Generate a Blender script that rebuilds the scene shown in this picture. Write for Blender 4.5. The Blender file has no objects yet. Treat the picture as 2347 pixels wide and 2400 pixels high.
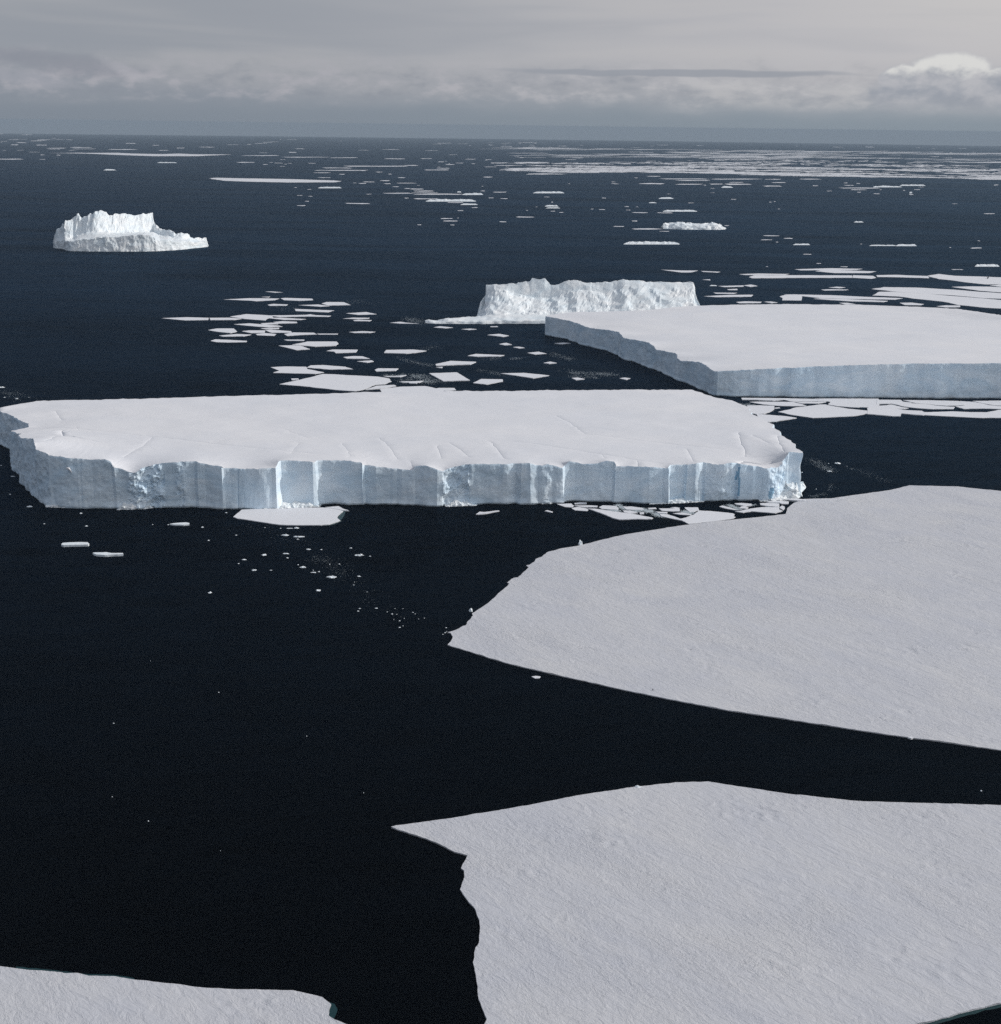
import bpy, math, random
import numpy as np
from mathutils import Vector, Matrix, noise
from mathutils.geometry import delaunay_2d_cdt

random.seed(7)
SC = bpy.context.scene
COL = SC.collection

# ------------------------------------------------------------------ camera
H = 300.0            # flying height above the sea, metres
RE = 7.4e6           # radius of the sea's curve (with refraction)
F = 3297.0           # focal length in photograph pixels
CX, CY = 1173.5, 1200.0
PITCH = math.atan((1200.0 - 294.0) / F)
ROLL = 0.0127
R0 = Vector((1, 0, 0))
FW = Vector((0, math.cos(PITCH), -math.sin(PITCH)))
U0 = Vector((0, math.sin(PITCH), math.cos(PITCH)))
RT = math.cos(ROLL) * R0 + math.sin(ROLL) * U0
UP = -math.sin(ROLL) * R0 + math.cos(ROLL) * U0
CAMPOS = Vector((0, 0, H))

cam_d = bpy.data.cameras.new("camera")
cam = bpy.data.objects.new("camera", cam_d)
COL.objects.link(cam)
cam.matrix_world = Matrix.Translation(CAMPOS) @ Matrix((RT, UP, -FW)).transposed().to_4x4()
cam_d.sensor_width = 36.0
cam_d.lens = 36.0 * F / 2400.0
cam_d.clip_start = 1.0
cam_d.clip_end = 300000.0
SC.camera = cam


def sea_z(x, y):
    return -(x * x + y * y) / (2 * RE)


def P(px, py, z=0.0):
    """the point of the sea (or of a level z above it) seen at a pixel of the photograph"""
    d = FW * F + RT * (px - CX) + UP * (CY - py)
    d.normalize()
    a = (d.x * d.x + d.y * d.y) / (2 * RE)
    b = d.z
    c = H - z
    disc = max(b * b - 4 * a * c, 0.0)
    t = 2 * c / (-b + math.sqrt(disc))
    return CAMPOS + d * t


def proj_y(p):
    v = p - CAMPOS
    w = v.dot(FW)
    return CX + F * v.dot(RT) / w, CY - F * v.dot(UP) / w


def height_for(xy, py):
    """height above the sea at ground point xy whose top is seen at pixel row py"""
    z0 = sea_z(xy[0], xy[1])
    lo, hi = -5.0, 200.0
    for _ in range(40):
        m = 0.5 * (lo + hi)
        if proj_y(Vector((xy[0], xy[1], z0 + m)))[1] > py:
            lo = m
        else:
            hi = m
    return 0.5 * (lo + hi)


class Reg:
    """a window of the photograph that was traced enlarged"""
    def __init__(s, x0, y0, k):
        s.x0, s.y0, s.k = x0, y0, k

    def __call__(s, pts):
        return [(s.x0 + x / s.k, s.y0 + y / s.k) for x, y in pts]

    def one(s, x, y):
        return s.x0 + x / s.k, s.y0 + y / s.k


T1 = Reg(0, 900, 2.38); T2 = Reg(600, 900, 2.38); T3 = Reg(1200, 900, 2.38)
T6 = Reg(1700, 900, 2.943); RB = Reg(1400, 440, 2.0106); B3 = Reg(960, 620, 2.38)
FL = Reg(80, 440, 3.808); ML = Reg(350, 640, 2.72); FA = Reg(1000, 1100, 1.4135)
FAL = Reg(1000, 1250, 4.76); FB = Reg(900, 1780, 1.3158); LC = Reg(500, 1180, 4.76)
LW = Reg(0, 1150, 1.904); LD = Reg(0, 1400, 1.904); F1 = Reg(0, 280, 2.38)
F2 = Reg(700, 280, 2.38); F3 = Reg(1500, 280, 2.248); BR = Reg(0, 2200, 1.5867)
CL = Reg(1300, 1160, 4.76); CR = Reg(1660, 1120, 6.347); PK1 = Reg(1740, 920, 5.95)
PK2 = Reg(2030, 920, 6.006); CH = Reg(800, 1400, 6.347); D1 = Reg(0, 900, 5.44)
D5 = Reg(1380, 1040, 6.347); W2 = Reg(1200, 650, 3.1733)


def fbm(x, y, z=0.0, oct_=4, h=0.9):
    return noise.fractal(Vector((x, y, z)), h, 2.1, oct_)


# ------------------------------------------------------------------ materials
def new_mat(name):
    m = bpy.data.materials.new(name)
    m.use_nodes = True
    nt = m.node_tree
    b = nt.nodes["Principled BSDF"]
    return m, nt, b


def N(nt, kind, **kw):
    n = nt.nodes.new(kind)
    for k, v in kw.items():
        setattr(n, k, v)
    return n


def mapped(nt, scale, rotz=0.0, loc=(0, 0, 0)):
    tc = N(nt, "ShaderNodeTexCoord")
    out = tc.outputs["Object"]
    if rotz:
        rt = N(nt, "ShaderNodeMapping")
        rt.inputs["Rotation"].default_value = (0, 0, rotz)
        nt.links.new(out, rt.inputs["Vector"])
        out = rt.outputs["Vector"]
    mp = N(nt, "ShaderNodeMapping")
    mp.inputs["Scale"].default_value = scale
    mp.inputs["Location"].default_value = loc
    nt.links.new(out, mp.inputs["Vector"])
    return mp.outputs["Vector"]


def noise_tex(nt, vec, scale=1.0, detail=4.0, rough=0.55, dist=0.0):
    n = N(nt, "ShaderNodeTexNoise")
    n.inputs["Scale"].default_value = scale
    n.inputs["Detail"].default_value = detail
    n.inputs["Roughness"].default_value = rough
    n.inputs["Distortion"].default_value = dist
    nt.links.new(vec, n.inputs["Vector"])
    return n.outputs["Fac"]


def ramp(nt, fac, stops):
    r = N(nt, "ShaderNodeValToRGB")
    el = r.color_ramp.elements
    while len(el) > 1:
        el.remove(el[-1])
    el[0].position = stops[0][0]
    el[0].color = (*stops[0][1], 1)
    for p, c in stops[1:]:
        e = el.new(p)
        e.color = (*c, 1)
    nt.links.new(fac, r.inputs["Fac"])
    return r.outputs["Color"]


def fmath(nt, op, a, b=None, clamp=False):
    n = N(nt, "ShaderNodeMath", operation=op)
    n.use_clamp = clamp
    for i, v in enumerate((a, b)):
        if v is None:
            continue
        if isinstance(v, (int, float)):
            n.inputs[i].default_value = v
        else:
            nt.links.new(v, n.inputs[i])
    return n.outputs[0]


def snow_material(name, c_lo, c_hi, wind, fine, bump_m, patch=0.012):
    """wind packed snow: faint colour patches, sastrugi relief along the wind"""
    m, nt, b = new_mat(name)
    pv = mapped(nt, (patch, patch * 1.6, patch), wind)
    p = noise_tex(nt, pv, 1.0, 7.0, 0.66, 0.8)
    nt.links.new(ramp(nt, p, [(0.32, c_lo), (0.68, c_hi)]), b.inputs["Base Color"])
    b.inputs["Roughness"].default_value = 0.75
    b.inputs["Specular IOR Level"].default_value = 0.25
    v1 = mapped(nt, (fine * 0.42, fine, fine), wind)
    n1 = noise_tex(nt, v1, 1.0, 7.0, 0.68, 0.9)
    v2 = mapped(nt, (fine * 2.2, fine * 3.2, fine * 3), wind, (13, 7, 0))
    n2 = noise_tex(nt, v2, 1.0, 5.0, 0.68, 0.6)
    v3 = mapped(nt, (patch * 1.3, patch * 2.0, 1), wind, (3, 1, 0))
    msk = noise_tex(nt, v3, 1.0, 4.0, 0.6, 0.4)
    mk = ramp(nt, msk, [(0.40, (0.10, 0.10, 0.10)), (0.70, (1, 1, 1))])
    hgt = fmath(nt, "ADD", n1, fmath(nt, "MULTIPLY", n2, fmath(nt, "MULTIPLY", mk, 0.9)))
    bp = N(nt, "ShaderNodeBump")
    bp.inputs["Strength"].default_value = 1.0
    bp.inputs["Distance"].default_value = bump_m
    nt.links.new(hgt, bp.inputs["Height"])
    nt.links.new(bp.outputs["Normal"], b.inputs["Normal"])
    return m


WIND = math.radians(48)
MAT_FLOE = snow_material("near_floe_snow_dimmed", (0.515, 0.53, 0.578), (0.588, 0.592, 0.612), WIND, 0.26, 0.72)  # near floes' greyer snow: the dimmer foreground light is put into the colour
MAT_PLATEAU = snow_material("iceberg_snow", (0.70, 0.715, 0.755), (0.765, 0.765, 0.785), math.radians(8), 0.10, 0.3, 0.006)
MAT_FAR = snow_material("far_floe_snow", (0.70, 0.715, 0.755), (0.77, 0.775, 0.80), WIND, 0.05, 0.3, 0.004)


def ice_material(name, c_lo, c_hi, sx, sz, bump_m, patch=(0.02, 0.02, 0.05)):
    m, nt, b = new_mat(name)
    p = noise_tex(nt, mapped(nt, patch), 1.0, 5.0, 0.6, 1.2)
    nt.links.new(ramp(nt, p, [(0.34, c_lo), (0.66, c_hi)]), b.inputs["Base Color"])
    b.inputs["Roughness"].default_value = 0.55
    b.inputs["Specular IOR Level"].default_value = 0.3
    n1 = noise_tex(nt, mapped(nt, (sx, sx, sz)), 1.0, 6.0, 0.62, 0.8)
    n2 = noise_tex(nt, mapped(nt, (sx * 0.25, sx * 0.25, sz * 3.2), 0, (5, 2, 1)), 1.0, 3.0, 0.5, 0.5)
    bp = N(nt, "ShaderNodeBump")
    bp.inputs["Distance"].default_value = bump_m
    nt.links.new(fmath(nt, "ADD", n1, fmath(nt, "MULTIPLY", n2, 0.5)), bp.inputs["Height"])
    nt.links.new(bp.outputs["Normal"], b.inputs["Normal"])
    return m


MAT_CLIFF = ice_material("iceberg_cliff_ice", (0.605, 0.755, 0.88), (0.79, 0.88, 0.95), 0.16, 0.10, 0.28)
MAT_ROUGH = ice_material("broken_ice", (0.74, 0.82, 0.87), (0.85, 0.87, 0.88), 0.20, 0.14, 0.55)
MAT_BLUE = ice_material("deep_blue_ice", (0.22, 0.42, 0.60), (0.40, 0.60, 0.74), 0.4, 0.3, 0.4)


def simple_mat(name, col, rough, spec=0.5):
    m, nt, b = new_mat(name)
    n = noise_tex(nt, mapped(nt, (0.6, 0.6, 0.6)), 1.0, 3.0)
    nt.links.new(ramp(nt, n, [(0.3, tuple(c * 0.85 for c in col)), (0.7, col)]), b.inputs["Base Color"])
    b.inputs["Roughness"].default_value = rough
    b.inputs["Specular IOR Level"].default_value = spec
    return m


MAT_LEDGE = simple_mat("ice_awash", (0.012, 0.042, 0.047), 0.25, 0.2)
MAT_BRASH = simple_mat("brash_ice", (0.55, 0.62, 0.66), 0.6, 0.3)
MAT_DARK = simple_mat("dark_feathers", (0.015, 0.016, 0.02), 0.5, 0.3)
MAT_BELLY = simple_mat("pale_feathers", (0.75, 0.73, 0.68), 0.6, 0.3)
MAT_DIRT = simple_mat("dirty_ice", (0.03, 0.035, 0.045), 0.6, 0.3)


def water_material():
    """wind-roughened sea: its mean slope keeps the mirror of the sky weak even at a grazing view"""
    m, nt, b = new_mat("cold_sea_water")
    nt.nodes.remove(b)
    w = noise_tex(nt, mapped(nt, (0.0011, 0.0052, 1), math.radians(4)), 1.0, 5.0, 0.6, 0.8)
    w2 = noise_tex(nt, mapped(nt, (0.022, 0.065, 1), math.radians(-9), (3, 9, 0)), 1.0, 8.0, 0.72, 0.6)
    ws = fmath(nt, "ADD", fmath(nt, "MULTIPLY", w, 0.5), fmath(nt, "MULTIPLY", w2, 0.5))
    sp = N(nt, "ShaderNodeMapRange")
    for k, v in ((1, 0.34), (2, 0.66), (3, 0.55), (4, 1.45)):
        sp.inputs[k].default_value = v
    nt.links.new(ws, sp.inputs[0])
    lw = N(nt, "ShaderNodeLayerWeight")
    lw.inputs["Blend"].default_value = 0.5
    fc = fmath(nt, "POWER", lw.outputs["Facing"], 5.0)
    fac = fmath(nt, "MULTIPLY", fmath(nt, "ADD", fmath(nt, "MULTIPLY", fc, 0.122), 0.0020), sp.outputs[0])
    n1 = noise_tex(nt, mapped(nt, (0.05, 0.13, 1), math.radians(-12)), 1.0, 5.0, 0.6, 0.4)
    n2 = noise_tex(nt, mapped(nt, (0.30, 0.75, 1), math.radians(10)), 1.0, 3.0, 0.6, 0.3)
    hg = fmath(nt, "ADD", fmath(nt, "MULTIPLY", n1, 1.5), fmath(nt, "MULTIPLY", n2, 0.4))
    bp = N(nt, "ShaderNodeBump")
    bp.inputs["Distance"].default_value = 1.0
    nt.links.new(hg, bp.inputs["Height"])
    gl = N(nt, "ShaderNodeBsdfGlossy")
    gl.inputs["Color"].default_value = (0.31, 0.63, 1.0, 1)
    gl.inputs["Roughness"].default_value = 0.36
    nt.links.new(bp.outputs["Normal"], gl.inputs["Normal"])
    df = N(nt, "ShaderNodeBsdfDiffuse")
    df.inputs["Color"].default_value = (0.0010, 0.0013, 0.0018, 1)
    mx = N(nt, "ShaderNodeMixShader")
    nt.links.new(fac, mx.inputs[0])
    nt.links.new(df.outputs[0], mx.inputs[1])
    nt.links.new(gl.outputs[0], mx.inputs[2])
    nt.links.new(mx.outputs[0], nt.nodes["Material Output"].inputs["Surface"])
    return m


MAT_WATER = water_material()


# ------------------------------------------------------------------ object helpers
def tag(o, label=None, cat=None, group=None, kind=None):
    if label: o["label"] = label
    if cat: o["category"] = cat
    if group: o["group"] = group
    if kind: o["kind"] = kind
    return o


def mesh_obj(name, verts, faces, mat, parent=None, loc=None, smooth=False, mats=None, midx=None):
    """verts in world coordinates; the mesh is stored about loc (or about the parent)"""
    o3 = Vector(parent.location) if parent is not None else Vector(loc if loc is not None else (0, 0, 0))
    me = bpy.data.meshes.new(name)
    me.from_pydata([(v[0] - o3.x, v[1] - o3.y, v[2] - o3.z) for v in verts], [], faces)
    me.materials.append(mat)
    if mats:
        for mm in mats:
            me.materials.append(mm)
    if midx is not None:
        me.polygons.foreach_set("material_index", midx)
    if smooth:
        me.polygons.foreach_set("use_smooth", [True] * len(me.polygons))
    me.update()
    ob = bpy.data.objects.new(name, me)
    COL.objects.link(ob)
    if parent is not None:
        ob.parent = parent
    else:
        ob.location = o3
    return ob


def empty(name, loc):
    o = bpy.data.objects.new(name, None)
    o.empty_display_size = 5
    COL.objects.link(o)
    o.location = loc
    return o


def pt_seg_dist(px, py, segs):
    """least distance of each point to a set of segments"""
    best = np.full(len(px), 1e18)
    for (ax, ay, bx, by) in segs:
        dx, dy = bx - ax, by - ay
        L = dx * dx + dy * dy + 1e-12
        t = np.clip(((px - ax) * dx + (py - ay) * dy) / L, 0, 1)
        d = (px - ax - t * dx) ** 2 + (py - ay - t * dy) ** 2
        best = np.minimum(best, d)
    return np.sqrt(best)


def inside_poly(px, py, poly):
    c = np.zeros(len(px), bool)
    n = len(poly)
    for i in range(n):
        x1, y1 = poly[i]
        x2, y2 = poly[(i + 1) % n]
        if y1 == y2:
            continue
        k = ((y1 > py) != (y2 > py)) & (px < (x2 - x1) * (py - y1) / (y2 - y1) + x1)
        c ^= k
    return c


def signed_area(poly):
    return 0.5 * sum(poly[i][0] * poly[(i + 1) % len(poly)][1] - poly[(i + 1) % len(poly)][0] * poly[i][1]
                     for i in range(len(poly)))


def refine(poly, step, amp, seed, lo=1):
    """cut the edges of a ground outline into short pieces and fray them"""
    out = []
    n = len(poly)
    for i in range(n):
        a = Vector(poly[i]); b = Vector(poly[(i + 1) % n])
        L = (b - a).length
        k = max(lo, min(60, int(L / step)))
        t = (b - a)
        nr = Vector((t.y, -t.x)).normalized() if L > 1e-6 else Vector((0, 0))
        for j in range(k):
            f = j / k
            p = a.lerp(b, f)
            if j:
                q = fbm(p.x / (step * 3), p.y / (step * 3), seed, 4) * amp
                p = p + nr * q * min(1, 4 * min(f, 1 - f))
            out.append((p.x, p.y))
    return out


def fill(poly, spacing, extra_lines=(), gap=None, seed=0):
    """triangles over an outline, with an inner scatter of points and lines kept as edges"""
    if signed_area(poly) < 0:
        poly = poly[::-1]
    V = [Vector(p) for p in poly]
    n = len(V)
    E = []
    segs = []
    for ln in extra_lines:
        i0 = len(V)
        V += [Vector(p) for p in ln]
        E += [(i0 + k, i0 + k + 1) for k in range(len(ln) - 1)]
        segs += [(ln[k][0], ln[k][1], ln[k + 1][0], ln[k + 1][1]) for k in range(len(ln) - 1)]
    if spacing:
        xs = [p[0] for p in poly]; ys = [p[1] for p in poly]
        gx, gy = np.meshgrid(np.arange(min(xs), max(xs), spacing), np.arange(min(ys), max(ys), spacing))
        rng = np.random.default_rng(seed)
        gx = gx.ravel() + rng.uniform(-.33, .33, gx.size) * spacing
        gy = gy.ravel() + rng.uniform(-.33, .33, gy.size) * spacing
        k = inside_poly(gx, gy, poly)
        gx, gy = gx[k], gy[k]
        bs = [(poly[i][0], poly[i][1], poly[(i + 1) % n][0], poly[(i + 1) % n][1]) for i in range(n)]
        d = pt_seg_dist(gx, gy, bs)
        k = d > spacing * 0.45
        gx, gy = gx[k], gy[k]
        if segs:
            k = pt_seg_dist(gx, gy, segs) > (gap or spacing * 0.4)
            gx, gy = gx[k], gy[k]
        V += [Vector((a, b)) for a, b in zip(gx, gy)]
    r = delaunay_2d_cdt(V, E, [list(range(n))], 1, 1e-4)
    return poly, r[0], [tuple(f) for f in r[2]]


# ------------------------------------------------------------------ the sea
def build_sea():
    rad = [0, 150]
    r = 150
    while r < 70000:
        r += 150 if r < 3000 else (400 if r < 12000 else 1000)
        rad.append(r)
    nseg = 360
    V = [(0, 0, 0)]
    Fc = []
    for k, rr in enumerate(rad[1:]):
        for j in range(nseg):
            a = 2 * math.pi * j / nseg
            x, y = rr * math.cos(a), rr * math.sin(a)
            V.append((x, y, sea_z(x, y)))
    for j in range(nseg):
        Fc.append((0, 1 + j, 1 + (j + 1) % nseg))
    for k in range(len(rad) - 2):
        b0 = 1 + k * nseg; b1 = b0 + nseg
        for j in range(nseg):
            j2 = (j + 1) % nseg
            Fc.append((b0 + j, b1 + j, b1 + j2, b0 + j2))
    o = mesh_obj("sea_water", V, Fc, MAT_WATER, smooth=True)
    tag(o, "dark blue black open polar sea", "sea", kind="structure")


build_sea()


# ------------------------------------------------------------------ flat floes
def floe(px_poly, thick=0.5, name="ice_floe", mat=None, label=None, cat="ice floe", group=None,
         step=None, amp=None, ledge=None, spacing=None, relief=0.0, seed=None, thing=True):
    mat = mat or MAT_FAR
    seed = seed if seed is not None else random.uniform(0, 500)
    g = [P(x, y, thick) for x, y in px_poly]
    poly = [(p.x, p.y) for p in g]
    size = max(max(p[0] for p in poly) - min(p[0] for p in poly), 2.0)
    step = step or max(size / 22, 1.2)
    amp = amp if amp is not None else step * 0.30
    poly = refine(poly, step, amp, seed)
    cx = sum(p[0] for p in poly) / len(poly); cy = sum(p[1] for p in poly) / len(poly)
    base = Vector((cx, cy, sea_z(cx, cy)))
    ring, V2, T = fill(poly, spacing, seed=int(seed))
    V = []
    px = np.array([v.x for v in V2]); py = np.array([v.y for v in V2])
    if relief:
        n = len(ring)
        bs = [(ring[i][0], ring[i][1], ring[(i + 1) % n][0], ring[(i + 1) % n][1]) for i in range(n)]
        ed = pt_seg_dist(px, py, bs)
    for i, v in enumerate(V2):
        z = sea_z(v.x, v.y) + thick
        if relief:
            c, s = math.cos(WIND), math.sin(WIND)
            u_, w_ = v.x * c - v.y * s, v.x * s + v.y * c
            r1 = fbm(u_ / 60, w_ / 22, seed, 3)
            rough = max(0.0, fbm(v.x / 34, v.y / 26, seed + 9, 4) - 0.02)
            r2 = fbm(v.x / 3.6, v.y / 3.0, seed + 3, 2) * rough * 1.7
            z += relief * (0.30 * r1 + r2) * min(1, ed[i] / 6)
            rim = math.exp(-ed[i] / 3.5)
            z += 0.35 * rim * max(0, fbm(v.x / 7, v.y / 7, seed + 5, 3))
        V.append((v.x, v.y, z))
    n0 = len(V)
    n = len(ring)
    # the floe's side, down under the water line
    for (x, y) in ring:
        V.append((x, y, sea_z(x, y) + thick))
    for (x, y) in ring:
        V.append((x, y, sea_z(x, y) - 0.4))
    Fc = list(T)
    for i in range(n):
        j = (i + 1) % n
        Fc.append((n0 + i, n0 + n + i, n0 + n + j, n0 + j))
    if ledge:
        root = empty(name, base)
        top = mesh_obj("snow_top", V, Fc, mat, root, smooth=bool(relief))
        for lp in ledge:
            q = [P(x, y, 0.05) for x, y in lp]
            rr = refine([(p.x, p.y) for p in q], 1.5, 0.5, seed + 1)
            _, v2, t2 = fill(rr, None)
            mesh_obj("ice_awash", [(v.x, v.y, sea_z(v.x, v.y) + 0.06) for v in v2], t2, MAT_LEDGE, root)
        o = root
    else:
        o = mesh_obj(name, V, Fc, mat, loc=base, smooth=bool(relief))
    if thing:
        tag(o, label, cat, group)
    return o


def sliver_poly(x0, x1, y, h, rng):
    w = x1 - x0
    n = 4
    up = []; dn = []
    yo = rng.uniform(-.35, .35) * h
    h = h * .86
    for i in range(n):
        f = (i + rng.uniform(.15, .85)) / n
        e = min(1, 6 * min(f, 1 - f) + .2) * rng.uniform(.55, 1.15)
        up.append((x0 + w * f, y - h * .5 * e * rng.uniform(.6, 1.1)))
        f = (i + rng.uniform(.15, .85)) / n
        e = min(1, 6 * min(f, 1 - f) + .2) * rng.uniform(.55, 1.15)
        dn.append((x0 + w * f, y + h * .5 * e * rng.uniform(.6, 1.1)))
    return [(x0, y + yo)] + up + [(x1, y - yo)] + dn[::-1]


# ------------------------------------------------------------------ lofted ice: bergs with a shaped profile
def loft(name, cols, rows, amp, scale, mat, parent=None, loc=None, sub=(6, 4), seed=0.0, amp_fn=None, flat=True, jag=None, stretch=1.0):
    """cols: list of (base_xy, [(depth, z), ...]) from left to right; every profile has the same number of points.
    The skin runs up the front, over the crest and down the back."""
    prof = []
    for (bx, by), pr in cols:
        dirv = Vector((bx, by)).normalized()
        prof.append([Vector((bx + dirv.x * d, by + dirv.y * d, z)) for d, z in pr])
    nc, npf = len(prof), len(prof[0])
    su = sub[0] if isinstance(sub[0], (list, tuple)) else [sub[0]] * (nc - 1)
    grid = []
    for c in range(nc - 1):
        for k in range(su[c]):
            f = k / su[c]
            grid.append([prof[c][r].lerp(prof[c + 1][r], f) for r in range(npf)])
    grid.append(prof[-1])
    g2 = []
    for colp in grid:
        o = []
        for r in range(npf - 1):
            sv = sub[1][r] if isinstance(sub[1], (list, tuple)) else sub[1]
            for k in range(sv):
                o.append(colp[r].lerp(colp[r + 1], k / sv))
        o.append(colp[-1])
        g2.append(o)
    nu, nv = len(g2), len(g2[0])
    V = []
    for i in range(nu):
        for j in range(nv):
            p = g2[i][j]
            a = amp * (amp_fn(i / (nu - 1), j / (nv - 1)) if amp_fn else 1.0)
            q = Vector((p.x / scale, p.y / (scale * stretch), p.z / (scale * stretch)))
            s = Vector((seed, seed * 1.7, 0))
            dx = fbm(q.x + s.x, q.y + s.y, q.z, 5, 0.75)
            dy = fbm(q.x + s.x + 31, q.y + s.y, q.z, 4, 0.75)
            dz = fbm(q.x + s.x, q.y + s.y + 47, q.z, 5, 0.75)
            zz = p.z + dz * a
            if jag and jag[1] < j / (nv - 1) < jag[2]:
                zz += jag[0] * max(-.4, noise.noise(Vector((p.x / jag[3], 7.7, seed))) + .5 * noise.noise(Vector((p.x / jag[3] * 2.3, 1.7, seed))))
            if p.z <= 0.01:
                zz = p.z - 0.3
            V.append((p.x + dx * a, p.y + dy * a, zz + sea_z(p.x, p.y)))
    Fc = []
    for i in range(nu - 1):
        for j in range(nv - 1):
            a = i * nv + j
            Fc.append((a, a + nv, a + nv + 1, a + 1))
    Fc.append(tuple(range(nv)))
    Fc.append(tuple((nu - 1) * nv + j for j in reversed(range(nv))))
    return mesh_obj(name, V, Fc, mat, parent, loc, smooth=not flat)


def rough_floe(x0, x1, y, h, rng, label=None, group=None, name="ice_floe", cat="ice floe", mat=None, deep=None):
    """a thick raft of broken ice with a jagged top"""
    n = max(5, int((x1 - x0) / 5))
    cols = []
    for i in range(n + 1):
        f = i / n
        x = x0 + (x1 - x0) * f
        b = P(x, y + h * .45)
        e = min(1, 8.0 * min(f, 1 - f) + .2)
        hh = max(0.25, height_for((b.x, b.y), y + h * .45 - h * .5 * e * rng.uniform(.3, 1.0)))
        d = deep or min(160, max(2.0, (P(x, y - h * .35) - b).length))
        cols.append(((b.x, b.y), [(0, 0), (d * .04 * e, hh * .45), (d * .55 * e + .2, hh * .8), (d * .8 * e + .4, hh), (d * e + .6, 0)]))
    m = P((x0 + x1) / 2, y + h * .45)
    hmax = max(c[1][2][1] for c in cols)
    o = loft(name, cols, 4, hmax * .28, max(hmax * 1.4, .8), mat or MAT_ROUGH, loc=(m.x, m.y, sea_z(m.x, m.y)), sub=(2, 2), seed=rng.uniform(0, 99))
    tag(o, label, cat, group)
    return o


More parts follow.
